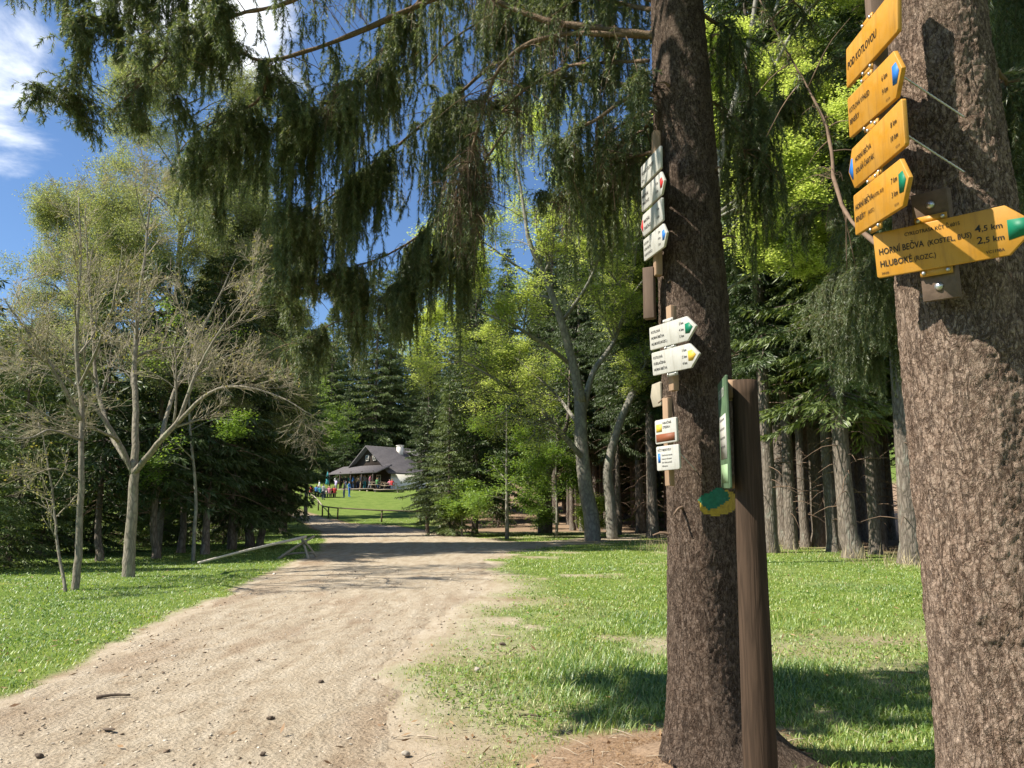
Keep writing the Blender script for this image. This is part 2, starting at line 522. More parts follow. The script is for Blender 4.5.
def bare_mask(x, y):
    """0 = thick grass, 1 = trodden bare earth"""
    sd = track_sd(x, y)
    n = fbm2(x, y, 0.9, 5, 21); n2 = fbm2(x, y, 3.0, 3, 5)
    side = sstep(-1.5, 1.0, x - (-0.10 * y + 0.2))            # the right-hand verge is worn wide
    w = 0.16 + 2.2 * side * sstep(26, 10, y)
    b = sstep(-w, w * 0.35, sd + n * (0.22 + 0.75 * side) + 0.12 * n2)
    patch = sstep(0.17, 0.46, fbm2(x, y, 0.55, 4, 77) + 0.18 * n2) * side * sstep(-9.0, -0.6, sd) * 0.9
    tree = np.exp(-(((x - TREE_C[0] + 0.35) ** 2 + (y - TREE_C[1] - 0.1) ** 2) / 0.75)) * 1.5 + 0.9 * np.exp(-(((x - TREE_R[0]) ** 2 + (y - TREE_R[1] - 0.6) ** 2) / 1.2))
    pt = 0.75 * np.exp(-(((x - 4.6) / 1.5) ** 2 + ((y - 9.6) / 0.7) ** 2))
    forest = sstep(0.0, 4.0, x - np.interp(y, [0, 14, 21, 27, 38, 50], [9, 12.6, 12.6, 10.6, 6.5, 2.0])) * sstep(8, 14, y) * sstep(75, 55, y)
    wood2 = sstep(-7.0, -3.0, x) * sstep(44, 50, y) * sstep(118, 108, y) * sstep(0.5, 2.5, -sd)
    forest = np.maximum(forest, wood2)
    return np.clip(np.maximum.reduce([b, patch, np.clip(tree * (1 + 0.5 * n), 0, 1), pt * (1 + n), forest]), 0, 1)


def polar_grid(a0, a1, na, r0, r1, nr):
    A = np.linspace(a0, a1, na); Rr = np.geomspace(r0, r1, nr)
    a, r = np.meshgrid(A, Rr)
    return r * np.sin(a), r * np.cos(a), na, nr


def earth(n, l, v):
    mp = n.new('ShaderNodeMapping'); mp.inputs['Rotation'].default_value = (0, 0, R(-32)); mp.inputs['Scale'].default_value = (1.9, 0.42, 1)
    l.new(v, mp.inputs['Vector'])
    at2 = n.new('ShaderNodeAttribute'); at2.attribute_name = 'litter'
    streak = tex(n, l, mp.outputs['Vector'], 2.4, 7, 0.62, 0.4)
    f2 = tex(n, l, v, 40, 6, 0.72); f3 = tex(n, l, v, 4.5, 7, 0.68)
    c = ramp(n, l, math2(n, l, 'ADD', math2(n, l, 'MULTIPLY', streak, 0.6), math2(n, l, 'MULTIPLY', f3, 0.4)),
             [(0.34, (0.275, 0.21, 0.145)), (0.46, (0.365, 0.30, 0.22)), (0.55, (0.42, 0.355, 0.27)), (0.68, (0.475, 0.415, 0.33))])
    c = mixc(n, l, 0.75, c, ramp(n, l, f2, [(0.30, (0.40, 0.37, 0.33)), (0.44, (0.90, 0.90, 0.89)), (0.58, (1.02, 1.02, 1.02)), (0.75, (1.22, 1.22, 1.2))]), 'MULTIPLY')
    lit = ramp(n, l, f2, [(0.3, (0.11, 0.065, 0.038)), (0.6, (0.29, 0.19, 0.12))])
    c = mixc(n, l, math2(n, l, 'MULTIPLY', at2.outputs['Fac'], 0.8), c, lit)
    return c, f2, f3


gx, gy, na, nr = polar_grid(-math.pi, math.pi, 901, 0.4, 900, 360)
gz = H(gx, gy)
i = np.arange(nr - 1)[:, None] * na; j = np.arange(na - 1)[None]
gf = np.stack([i + j, i + na + j, i + na + j + 1, i + j + 1], -1).reshape(-1, 4)
mb = MB(); mb.add(np.stack([gx, gy, gz], -1), gf[:, ::-1])
mb.add(np.array([[0, 0, float(H(0, 0))]]), np.zeros((0, 3), int))
c0 = mb.n - 1
mb.add(np.zeros((0, 3)), np.stack([np.full(na - 1, c0), np.arange(na - 1) + 0, np.arange(na - 1) + 1], -1)[:, ::-1] - mb.n)

m, n, l = mat_base('meadow_soil')
v = objvec(n, l)
at = n.new('ShaderNodeAttribute'); at.attribute_name = 'bare'
at2 = n.new('ShaderNodeAttribute'); at2.attribute_name = 'litter'
f1 = tex(n, l, v, 1.2, 7, 0.65); f2 = tex(n, l, v, 34, 5, 0.7); f3 = tex(n, l, v, 7, 6, 0.7)
green = ramp(n, l, f1, [(0.3, (0.10, 0.15, 0.032)), (0.55, (0.15, 0.205, 0.045)), (0.75, (0.22, 0.24, 0.08))])
green = mixc(n, l, 0.6, green, ramp(n, l, f2, [(0.3, (0.35, 0.4, 0.3)), (0.7, (1.3, 1.3, 1.2))]), 'MULTIPLY')
dirt, f2, f3 = earth(n, l, v)
col = mixc(n, l, at.outputs['Fac'], green, dirt)
hh = math2(n, l, 'ADD', f2, math2(n, l, 'MULTIPLY', f3, 1.5))
finish(n, l, col, 0.95, hh, 0.55, 0.03, 0.1)
M_SOIL = m
ground = mb.build('ground', M_SOIL, smooth=True)
tag(ground, 'grassy meadow ground running from the camera to the forest', None, kind='structure')
gv = np.zeros(len(ground.data.vertices) * 3, np.float32); ground.data.vertices.foreach_get('co', gv); gv = gv.reshape(-1, 3)
far = np.hypot(gv[:, 0], gv[:, 1]) > 150
bare_g = np.where(far, 0, bare_mask(gv[:, 0], gv[:, 1])).astype(np.float32)
sdg = np.where(far, -50, track_sd(gv[:, 0], gv[:, 1]))


def litter_mask(x, y, sd):
    t = np.exp(-(((x - TREE_C[0]) ** 2 + (y - TREE_C[1]) ** 2) / 1.8)) * 1.4 + np.exp(-(((x - TREE_R[0]) ** 2 + (y - TREE_R[1]) ** 2) / 2.0)) * 1.2
    fr = sstep(9, 13, x) + sstep(44, 50, y) + sstep(0.1, 0.6, fbm2(x, y, 0.8, 4, 41)) * sstep(1.2, -0.6, sd) * 0.8 + 0.6 * np.exp(-(((x - 4.6) / 1.6) ** 2 + ((y - 9.6) / 0.8) ** 2))
    return np.clip(t + fr, 0, 1)


a = ground.data.attributes.new('bare', 'FLOAT', 'POINT'); a.data.foreach_set('value', bare_g)
a = ground.data.attributes.new('litter', 'FLOAT', 'POINT'); a.data.foreach_set('value', litter_mask(gv[:, 0], gv[:, 1], sdg).astype(np.float32))

# the dirt track: its own sheet just above the ground, with a ragged outline
tx, ty, tna, tnr = polar_grid(R(-62), R(52), 760, 1.2, 150, 520)
tsd = track_sd(tx, ty)
tn = fbm2(tx, ty, 1.7, 5, 9)
rut = 0.0
keep = tsd + 0.30 * tn - 0.08 - 0.25 * sstep(-2, 1, tx - (-0.10 * ty + 0.2)) * sstep(26, 10, ty)
# wheel ruts along the direction of travel and small lumps
w_along = (tx + 0.12 * ty)
edge_ = sstep(0.0, 0.5, keep)
tz = H(tx, ty) - 0.005 + 0.010 * sstep(0.0, 0.16, keep) + edge_ * (0.009 * (fbm2(w_along * 2.1 + 0.3 * fbm2(tx, ty, 0.2, 2, 3), ty * 0.10, 1.0, 3, 31)) * sstep(0.1, 0.8, tsd) + 0.007 * np.clip(fbm2(tx, ty, 2.9, 5, 8) + 0.2, 0, 1) * sstep(0.05, 0.5, tsd) + 0.006 * np.clip(fbm2(tx, ty, 11, 3, 18), 0, 1))
i = np.arange(tnr - 1)[:, None] * tna; j = np.arange(tna - 1)[None]
tf = np.stack([i + j, i + j + 1, i + tna + j + 1, i + tna + j], -1).reshape(-1, 4)
ok = (keep.ravel()[tf] > 0).all(1)
tf = tf[ok]
used = np.unique(tf); remap = np.full(tx.size, -1); remap[used] = np.arange(len(used))
TV = np.stack([tx, ty, tz], -1).reshape(-1, 3)[used]
mb = MB(); mb.add(TV, remap[tf])
m, n, l = mat_base('trodden_earth')
v = objvec(n, l)
c, f2, f3 = earth(n, l, v)
vo = n.new('ShaderNodeTexVoronoi'); vo.inputs['Scale'].default_value = 26
l.new(v, vo.inputs['Vector'])
hh = math2(n, l, 'ADD', math2(n, l, 'MULTIPLY', f3, 2.2), math2(n, l, 'ADD', math2(n, l, 'MULTIPLY', f2, 0.8), math2(n, l, 'MULTIPLY', vo.outputs['Distance'], 0.5)))
finish(n, l, c, 0.95, hh, 0.75, 0.04, 0.1)
trk = mb.build('dirt_track', m, smooth=True)
tag(trk, 'pale trodden dirt track leading to the chalet', None, kind='structure')
a = trk.data.attributes.new('litter', 'FLOAT', 'POINT')
a.data.foreach_set('value', (0.5 * sstep(0.08, 0.40, fbm2(TV[:, 0] * 1.5, TV[:, 1] * 0.5, 0.7, 5, 41)) * sstep(1.3, 0.2, tsd.ravel()[used]) + 0.4 * sstep(0.28, 0.5, fbm2(TV[:, 0] * 1.6, TV[:, 1] * 0.5, 0.9, 5, 61))).clip(0, 1).astype(np.float32))


def blades(N, r0, r1, a0, a1, hfun, wfun, seed, keepfun):
    r_ = np.random.default_rng(seed)
    r = np.exp(r_.uniform(math.log(r0), math.log(r1), N)); t = r_.uniform(a0, a1, N)
    x, y = r * np.sin(t), r * np.cos(t)
    k = keepfun(x, y, r_)
    return x[k], y[k], r[k], r_


mb = MB()


def keep_grass(x, y, r_):
    b = bare_mask(x, y)
    thin = 0.72 + 0.7 * fbm2(x, y, 1.1, 4, 13)
    return (r_.uniform(size=len(x)) > np.maximum(b ** 0.55, 1 - thin)) & (track_sd(x, y) < 0.5)


x, y, r, r_ = blades(720000, 2.6, 62, R(-52), R(50), None, None, 3, keep_grass)
b = bare_mask(x, y)
clump = fbm2(x, y, 1.3, 4, 2)
right = sstep(-0.5, 0.8, x)
hgt = (0.034 + 0.032 * right * sstep(-0.2, 0.6, clump) + 0.016 * np.clip(clump, 0, 1)) * r_.uniform(0.6, 1.35, len(x)) * (1 - 0.55 * b)
hgt *= 1 + 1.1 * np.exp(-(((x - 1.6) / 2.2) ** 2 + ((y - 7.2) / 1.6) ** 2))
wid = 0.0032 * (1 + r / 4.5)
az = r_.uniform(0, 2 * math.pi, len(x)); lean = r_.uniform(0.15, 0.9, len(x))
d = np.stack([np.cos(az) * lean, np.sin(az) * lean, np.ones(len(x))], 1)
side = np.stack([-np.sin(az), np.cos(az), np.zeros(len(x))], 1)
B = np.stack([x, y, H(x, y) - 0.004], 1)
mid = B + d * (hgt * 0.55)[:, None]
tip = B + np.stack([d[:, 0] * 1.7, d[:, 1] * 1.7, np.ones(len(x)) * 0.95], 1) * hgt[:, None]
ws = side * wid[:, None]
V = np.stack([B - ws / 2, B + ws / 2, mid + ws * 0.4, mid - ws * 0.4, tip], 1)
sdb = track_sd(x, y)
lush_shade = np.where(x + 0.12 * y < -1.5, 0.85 * sstep(0.0, 1.3, -sdb), 0.08 + 0.65 * sstep(0.1, 0.45, fbm2(x, y, 0.45, 4, 91)) * sstep(0.5, 3.0, -sdb))
lush_shade = np.maximum(lush_shade, 0.9 * np.exp(-(((x - 1.6) / 2.0) ** 2 + ((y - 7.2) / 1.3) ** 2)))  # deep green also over the trunk's shade patch: shade put into blade colour
is_lush_shade = r_.uniform(size=len(x)) < lush_shade
for sel, mi_ in ((~is_lush_shade, 0), (is_lush_shade, 1)):
    Vs = V[sel].reshape(-1, 3); k5 = np.arange(sel.sum())[:, None] * 5
    base_ = mb.n
    mb.add(Vs, (k5 + np.array([[0, 1, 2, 3]])), mi_)
    mb.add(np.zeros((0, 3)), (k5 + np.array([[3, 2, 4]])) + base_ - mb.n, mi_)
go = mb.build('grass', [M_GRASS, M_GRASS_LUSH_SHADE])
tag(go, 'short green grass of the clearing and verges', 'grass', kind='stuff')
del V, B, mid, tip

# a few taller dry stalks along the forest edge
mb = MB()
P0 = []
for (cx, cy, sx, n_) in [(655, 548, 26, 130), (905, 566, 30, 150), (780, 552, 26, 90), (850, 560, 22, 90), (715, 556, 20, 40)]:
    for k in range(n_):
        P0.append(G(cx + random.gauss(0, sx * 0.6), cy + random.uniform(-3, 5)))
P0 = np.array(P0)
az = rng.uniform(0, 6.28, len(P0)); ln = rng.uniform(0.15, 0.65, len(P0)); le = rng.uniform(0.1, 0.8, len(P0))
d = np.stack([np.cos(az) * le, np.sin(az) * le, np.ones(len(P0))], 1)
mb.leaves(P0, d, rand_unit(len(P0)), ln, 0.014)
tag(mb.build('dry_grass', M_DRYGRASS), 'bleached dry grass stalks along the dark forest edge', 'dry grass', kind='stuff')

# ------------------------------------------------------------------ trees


def near_trunk(name, path, radii, sides, dz, flare, parent, mat, seed, knots=(), ztop_fine=4.5, amp=1.0):
    """a close-up spruce trunk with real bark relief"""
    path = np.asarray(path, float); z0, z1 = path[0, 2], path[-1, 2]
    zs = np.concatenate([np.arange(z0, ztop_fine, dz), np.linspace(ztop_fine, z1, 40)])
    cx = np.interp(zs, path[:, 2], path[:, 0]); cy = np.interp(zs, path[:, 2], path[:, 1]); rr = np.interp(zs, path[:, 2], radii)
    th = np.arange(sides) * 2 * math.pi / sides
    Rm = np.zeros((len(zs), sides))
    roots = [(random.uniform(0, 6.28), random.uniform(0.5, 1.0)) for k in range(5)] if flare else []
    if flare: roots += [(-0.05, 8.0), (3.9, 2.0), (5.1, 1.5)]
    for a_, z in enumerate(zs):
        r0 = rr[a_]
        low = math.exp(-max(0, z - z0 - 0.1) / 0.22) * flare
        for b_ in range(sides):
            t = th[b_]
            p = Vector((math.cos(t) * r0, math.sin(t) * r0, z * 0.56))
            wv = mnoise.noise_vector(p * 40) * 0.012 + mnoise.noise_vector(p * 12) * 0.025
            dist, pts_ = mnoise.voronoi((p + wv) * 52 + Vector((seed, 0, 0)))
            q_ = pts_[0]
            lift = (math.sin(q_.x * 12.9 + q_.y * 78.2 + q_.z * 37.7) * 43758.5) % 1.0
            plate = (0.35 + 0.65 * lift) * min(1.0, (dist[1] - dist[0]) * 4.0)
            rag = 0.5 + 0.5 * mnoise.noise(p * 7 + Vector((0, seed, 0)))
            big = mnoise.noise(Vector((math.cos(t) * 1.2, math.sin(t) * 1.2, z * 0.7 + seed))) * 0.06 + mnoise.noise(Vector((math.cos(t) * 3, math.sin(t) * 3, z * 2.2 + seed))) * 0.02
            mid_ = mnoise.fractal(p * 16 + Vector((seed, 3, 0)), 0.75, 2.1, 5) * 0.0042
            r = r0 * (1 + big) + amp * (0.0068 * plate * (0.4 + rag) + mid_ * 1.0)
            for ra, rs in roots:
                dd = math.cos(t - ra)
                if dd > 0: r += low * rs * 0.26 * dd ** 5
            r += low * 0.05
            for (kt, kz, ks) in knots:
                dt = math.atan2(math.sin(t - kt), math.cos(t - kt)) * r0; q = math.hypot(dt, (z - kz) * 0.9) / ks
                if q < 2.2: r += 0.010 * math.exp(-((q - 0.9) / 0.4) ** 2) - 0.002 * math.exp(-(q / 0.5) ** 2)
            Rm[a_, b_] = r
    V = np.stack([cx[:, None] + Rm * np.cos(th), cy[:, None] + Rm * np.sin(th), np.repeat(zs[:, None], sides, 1)], -1)
    V -= np.array(parent.location)
    i = np.arange(len(zs) - 1)[:, None] * sides; j = np.arange(sides)[None]; k = (j + 1) % sides
    mb = MB(); mb.add(V.reshape(-1, 3), np.stack([i + j, i + k, i + sides + k, i + sides + j], -1).reshape(-1, 4))
    return mb.build(name, mat, parent, smooth=True)


class Tassels:
    """hanging spruce twigs with needles, gathered into one crown mesh"""
    def __init__(s, seed): s.r = np.random.default_rng(seed); s.c = []; s.d = []; s.l = []; s.w = []; s.strings = []; s.cl = []

    def cord(s, p0, lateral, L, needles, nl=0.038, wood=0.0016):
        n = max(4, int(L / 0.07))
        t = np.linspace(0, 1, n)
        sway = s.r.normal(size=3) * 0.06 * L
        out = 1 - np.exp(-3.5 * t)
        pts = p0 + lateral * out[:, None] + np.outer(t ** 1.3, np.array([0, 0, -L])) + np.outer(np.sin(t * s.r.uniform(1, 4)), sway)
        s.strings.append((pts, wood))
        m = int(needles * L * 1.5)
        if m > 0:
            u = s.r.uniform(0.04, 1, m) * (n - 1); i = np.minimum(u.astype(int), n - 2); f = (u - i)[:, None]
            pos = pts[i] * (1 - f) + pts[i + 1] * f
            tg = pts[i + 1] - pts[i]; tg /= np.linalg.norm(tg, axis=1)[:, None] + 1e-9
            rd = s.r.normal(size=(m, 3)); rd -= tg * (rd * tg).sum(1)[:, None]; rd /= np.linalg.norm(rd, axis=1)[:, None] + 1e-9
            s.c.append(pos); s.d.append(tg * 0.75 + rd * s.r.uniform(0.35, 0.85, (m, 1)))
            s.l.append(s.r.uniform(0.75, 1.25, m) * nl); s.w.append(np.full(m, nl * 0.15))
        return pts

    def limb(s, path, hang, dens, green=1.0, spread=0.3, nd=300, start=0.1, sub=3):
        """hang: drop in metres at the ends and middle of the limb"""
        seg = np.linalg.norm(np.diff(path, axis=0), axis=1).sum()
        cnt = int(seg * dens * 2.0)
        cen = [(s.r.uniform(start, 1), s.r.uniform(0.35, 1.3), s.r.normal() * spread, s.r.uniform() < green) for k in range(max(3, int(seg / 0.20)))]
        for q in range(cnt):
            u = s.r.uniform(start, 1)
            cl_ = cen[s.r.integers(len(cen))]
            inc = s.r.uniform() < 0.85
            if inc: u = float(np.clip(cl_[0] + s.r.normal() * 0.05 / max(seg, 0.4), start * 0.5, 1))
            i = min(int(u * (len(path) - 1)), len(path) - 2); f = u * (len(path) - 1) - i
            p = path[i] * (1 - f) + path[i + 1] * f
            tg = path[min(i + 1, len(path) - 1)] - path[i]
            sd = np.array([tg[1], -tg[0], 0]); sd /= np.linalg.norm(sd) + 1e-9
            lat = sd * (cl_[2] + s.r.normal() * 0.06 if inc else s.r.normal() * spread) + tg / (np.linalg.norm(tg) + 1e-9) * s.r.uniform(-0.02, 0.12) * spread * 2
            lat[2] += s.r.uniform(-0.03, 0.1)
            L = np.interp(u, np.linspace(0, 1, len(hang)), hang) * s.r.uniform(0.35, 1.08) * cl_[1]
            alive = cl_[3] if (inc and s.r.uniform() < 0.8) else s.r.uniform() < green
            n_ = nd if alive else nd * s.r.choice([0.0, 0.0, 0.08, 0.25])
            pts = s.cord(p, lat, L, n_, wood=0.0014 if alive else 0.0024)
            for k in range(s.r.poisson(sub)):
                a_ = s.r.integers(1, max(2, int(len(pts) * 0.85)))
                lt = s.r.normal(size=3) * 0.05; lt[2] = -abs(lt[2]) * 0.3
                s.cord(pts[a_], lt, min(0.45, L * s.r.uniform(0.15, 0.45)), n_ * 0.9, wood=0.0012)

    def build(s, parent, name='crown', mats=None):
        mb = MB(); off = np.array(parent.location)
        for pts, w in s.strings:
            mb.tube(pts - off, np.linspace(w, w * 0.4, len(pts)), 3, 1, cap=False)
        c = np.concatenate(s.c) - off; d = np.concatenate(s.d)
        mb.leaves(c, d, rand_unit(len(c), s.r), np.concatenate(s.l), np.concatenate(s.w), 0, tri=True)
        return mb.build(name, mats or [M_NEEDLE, M_DEADTWIG], parent)


def limb_path(px, n=26, jit=0.0):
    """control points as (pixel x, pixel y, depth)"""
    p = smooth_path([P(*q) for q in px], n)
    if jit: p = p + np.cumsum(rng.normal(size=p.shape) * jit, 0)
    return p


def branch_obj(parent, path, r0, r1, sides=8, mat=None, twigs=0):
    mb = MB(); off = np.array(parent.location); n = len(path)
    rad = np.linspace(r0, r1, n) * (1 + 0.12 * rng.normal(size=n))
    mb.tube(path - off, rad, sides)
    for k in range(twigs):
        i = rng.integers(2, n - 1); L = rng.uniform(0.12, 0.5)
        e = rng.normal(size=3) * np.array([1, 1, 0.6]); e[2] -= 0.35; e /= np.linalg.norm(e)
        q = smooth_path([path[i], path[i] + e * L * 0.5, path[i] + e * L + np.array([0, 0, -0.2 * L])], 6) - off
        mb.tube(q, np.linspace(0.005, 0.0015, 6), 4)
    return mb.build('branch', mat or M_LIMB, parent, smooth=True)


# --- the spruce carrying the white signs
TC = thing('spruce_tree', (TREE_C[0], TREE_C[1], 0.2), 'tall spruce with white hiking signs and a green-yellow blaze on its trunk', 'tree')
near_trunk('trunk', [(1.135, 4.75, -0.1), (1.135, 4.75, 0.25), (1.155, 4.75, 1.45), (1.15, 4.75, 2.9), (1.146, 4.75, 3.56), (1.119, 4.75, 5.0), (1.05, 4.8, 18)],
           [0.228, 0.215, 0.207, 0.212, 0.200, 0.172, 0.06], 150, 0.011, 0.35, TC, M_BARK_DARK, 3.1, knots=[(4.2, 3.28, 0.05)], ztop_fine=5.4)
tc = Tassels(11)
LIMBS_C = [
    # control points (px, py, depth), radius, hang lengths, tassels per m, share alive, spread, bare twigs
    ([(665, 38, 4.75), (600, 30, 4.9), (545, 20, 5.0), (490, 0, 5.1), (430, -30, 5.2)], 0.030, (0.3, 0.5, 0.6), 22, 0.35, 0.25, 14),
    ([(650, 36, 4.8), (560, 36, 4.9), (505, 62, 5.0), (478, 115, 5.1), (462, 190, 5.2), (470, 240, 5.3)], 0.020, (0.4, 0.6, 0.6, 0.4), 64, 0.12, 0.14, 26),
    ([(665, 72, 4.75), (612, 108, 4.9), (572, 132, 5.0), (545, 150, 5.1)], 0.015, (0.3, 0.7, 0.8), 34, 0.45, 0.25, 10),
    ([(640, -60, 4.85), (540, -40, 5.2), (435, 0, 5.3), (330, 44, 5.4), (265, 60, 5.5), (234, 47, 5.55)], 0.030, (0.3, 0.7, 0.6, 0.35, 0.1), 30, 0.85, 0.28, 12),
    ([(268, 60, 5.5), (262, 92, 5.55), (240, 113, 5.6), (205, 128, 5.7), (180, 150, 5.8)], 0.016, (0.5, 0.8, 0.5), 40, 0.95, 0.22, 3),
    ([(600, -140, 4.9), (400, -60, 4.9), (290, 0, 4.9), (240, 16, 4.9), (185, 38, 4.9), (150, 72, 4.95), (108, 114, 5.0)], 0.022, (0.3, 0.3, 0.4, 0.38, 0.2), 36, 0.97, 0.22, 4),
    ([(460, -50, 5.2), (410, 15, 5.4), (385, 68, 5.5), (345, 98, 5.6), (318, 118, 5.7)], 0.016, (0.5, 0.9, 0.7), 40, 0.9, 0.28, 5),
    ([(480, -170, 4.6), (300, -90, 4.7), (140, -22, 4.9), (95, 20, 5.0), (70, 62, 5.0), (52, 100, 5.05)], 0.016, (0.3, 0.5, 0.45, 0.22), 40, 1.0, 0.22, 2),
    ([(330, -130, 5.1), (200, -70, 5.2), (120, -40, 5.3), (40, -30, 5.35), (-20, -10, 5.4)], 0.014, (0.4, 0.6, 0.5, 0.3), 36, 1.0, 0.22, 2),
    ([(400, 30, 5.6), (340, 98, 5.8), (285, 126, 5.9), (225, 152, 6.0), (196, 175, 6.0)], 0.014, (0.7, 1.0, 0.9, 0.4), 58, 0.92, 0.25, 4),
    ([(500, 60, 6.0), (430, 120, 6.2), (372, 165, 6.3), (318, 205, 6.3), (285, 235, 6.3)], 0.016, (0.9, 1.1, 0.9, 0.4), 76, 0.88, 0.25, 8),
    ([(520, 110, 6.2), (465, 190, 6.4), (420, 236, 6.5), (370, 262, 6.5), (318, 275, 6.5), (282, 292, 6.5)], 0.014, (0.9, 1.0, 0.7, 0.5, 0.25), 78, 0.9, 0.25, 12),
    ([(470, 200, 6.6), (420, 272, 6.7), (365, 305, 6.7), (318, 328, 6.7), (280, 352, 6.7)], 0.010, (0.6, 0.6, 0.45, 0.25), 60, 1.0, 0.2, 10),
    ([(655, 0, 4.85), (590, -25, 5.6), (520, -30, 6.2), (440, -20, 6.5), (370, -20, 6.6)], 0.022, (0.5, 0.9, 1.0, 0.8), 24, 0.75, 0.3, 6),
    ([(655, 95, 4.9), (600, 82, 5.6), (540, 82, 6.2), (480, 100, 6.6), (440, 140, 6.8)], 0.018, (0.5, 0.9, 1.1, 0.9), 26, 0.65, 0.3, 10),
    ([(655, 150, 4.9), (625, 160, 5.4), (590, 175, 6.0), (560, 195, 6.4)], 0.012, (0.5, 0.75, 0.5), 34, 0.8, 0.25, 4),
    ([(660, -60, 4.9), (610, -30, 5.4), (560, 0, 6.0), (520, 40, 6.4)], 0.016, (0.7, 1.0, 0.8), 30, 0.7, 0.3, 4),
    ([(650, 120, 4.9), (640, 132, 5.4), (615, 150, 6.0), (600, 170, 6.4)], 0.012, (0.8, 1.1, 0.9), 36, 0.8, 0.2, 4),
    ([(650, 60, 4.8), (560, 70, 5.3), (505, 110, 5.6), (470, 165, 5.8)], 0.014, (0.5, 0.9, 0.9, 0.6), 26, 0.3, 0.2, 14),
    ([(655, 10, 4.8), (570, 0, 5.6), (470, 30, 6.1), (415, 90, 6.4)], 0.016, (0.5, 0.8, 0.9, 0.8), 20, 0.75, 0.28, 8),
    ([(655, 110, 4.85), (610, 130, 5.3), (575, 165, 5.7), (548, 205, 5.9)], 0.011, (0.5, 0.7, 0.8, 0.6), 30, 0.5, 0.2, 8),
    ([(700, 10, 4.8), (735, 40, 5.0), (752, 90, 5.2), (762, 140, 5.3), (755, 200, 5.3)], 0.014, (0.7, 1.0, 1.0, 0.9), 34, 0.35, 0.10, 14),
    ([(705, 90, 4.8), (735, 130, 5.1), (750, 180, 5.3)], 0.010, (0.6, 0.8, 0.9), 20, 0.35, 0.10, 10),
    ([(700, -60, 4.8), (740, -30, 5.1), (790, 0, 5.4), (815, 40, 5.6)], 0.014, (0.1, 0.25, 0.25), 10, 0.5, 0.1, 6),
]
for ctl, r0, hang, dens, alive, spread, tw in LIMBS_C:
    pth = limb_path(ctl, 28, 0.004)
    branch_obj(TC, pth, r0, r0 * 0.32, 7, twigs=tw)
    tc.limb(pth, hang, dens, alive, spread)
tc.build(TC)

for k in range(9):
    z_ = 1.3 + k * 0.42 + random.uniform(-.15, .15); a_ = random.uniform(2.6, 6.4); L_ = random.uniform(0.04, 0.13)
    p0 = np.array([1.15 + 0.19 * math.cos(a_), 4.75 + 0.19 * math.sin(a_), z_]) - np.array(TC.location); e_ = np.array([math.cos(a_), math.sin(a_), random.uniform(-.4, .1)])
    mb = MB(); mb.tube(smooth_path([p0, p0 + e_ * L_ * .5 + [0, 0, .01], p0 + e_ * L_ + [0, 0, -.08 * L_]], 6), np.linspace(0.011, 0.004, 6), 6); mb.build('branch_stub', M_DEADTWIG, TC, smooth=True)
# --- the spruce carrying the yellow signs
TR = thing('spruce_tree', (TREE_R[0], TREE_R[1], 0.15), 'thick near spruce trunk at the right edge with yellow cycling signs', 'tree')
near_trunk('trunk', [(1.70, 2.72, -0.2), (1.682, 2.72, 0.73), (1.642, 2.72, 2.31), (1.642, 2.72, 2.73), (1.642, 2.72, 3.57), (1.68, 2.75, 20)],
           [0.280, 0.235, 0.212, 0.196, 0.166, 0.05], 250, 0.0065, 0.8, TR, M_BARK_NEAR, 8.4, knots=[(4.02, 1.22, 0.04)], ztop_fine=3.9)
tr = Tassels(12)
LIMBS_R = [
    ([(960, -60, 2.9), (890, 20, 4.2), (845, 60, 5.2), (800, 90, 5.8), (775, 110, 6.2)], 0.013, (0.0, 0.0, 0.25, 0.35), 20, 0.9, 0.12, 6),
    ([(960, 0, 3.2), (880, 120, 5.0), (850, 180, 5.8), (815, 215, 6.4)], 0.012, (0.0, 0.1, 0.4, 0.45), 20, 0.9, 0.12, 4),
    ([(960, 150, 3.2), (925, 225, 5.5), (898, 252, 7.0), (868, 268, 8.0), (838, 290, 8.6)], 0.014, (0.0, 0.7, 1.2, 1.1, 0.6), 44, 0.97, 0.3, 3),
    ([(960, 100, 3.2), (915, 262, 6.5), (888, 300, 7.6), (862, 330, 8.2)], 0.012, (0.0, 0.6, 0.9, 0.6), 40, 0.97, 0.3, 3),
    ([(990, -60, 2.9), (1010, -40, 4.5), (1030, -20, 6.0), (1040, 40, 6.5)], 0.012, (0.4, 1.2, 1.4), 40, 0.9, 0.3, 3),
    ([(990, 60, 3.0), (1010, 90, 4.8), (1028, 100, 6.2)], 0.012, (0.4, 1.0, 1.3), 40, 0.9, 0.3, 3),
    ([(762, -10, 4.2), (790, 40, 4.1), (812, 80, 4.0), (832, 128, 3.9), (838, 182, 3.7), (858, 222, 3.4), (900, 262, 2.85)][::-1], 0.012, (0.0, 0.05, 0.1, 0.15), 6, 0.3, 0.05, 9),
]
for ctl, r0, hang, dens, alive, spread, tw in LIMBS_R:
    pth = limb_path(ctl, 28, 0.004)
    branch_obj(TR, pth, r0, r0 * 0.32, 7, M_DEADTWIG if tw == 9 else None, twigs=tw)
    tr.limb(pth, hang, dens, alive, spread)
tr.build(TR)


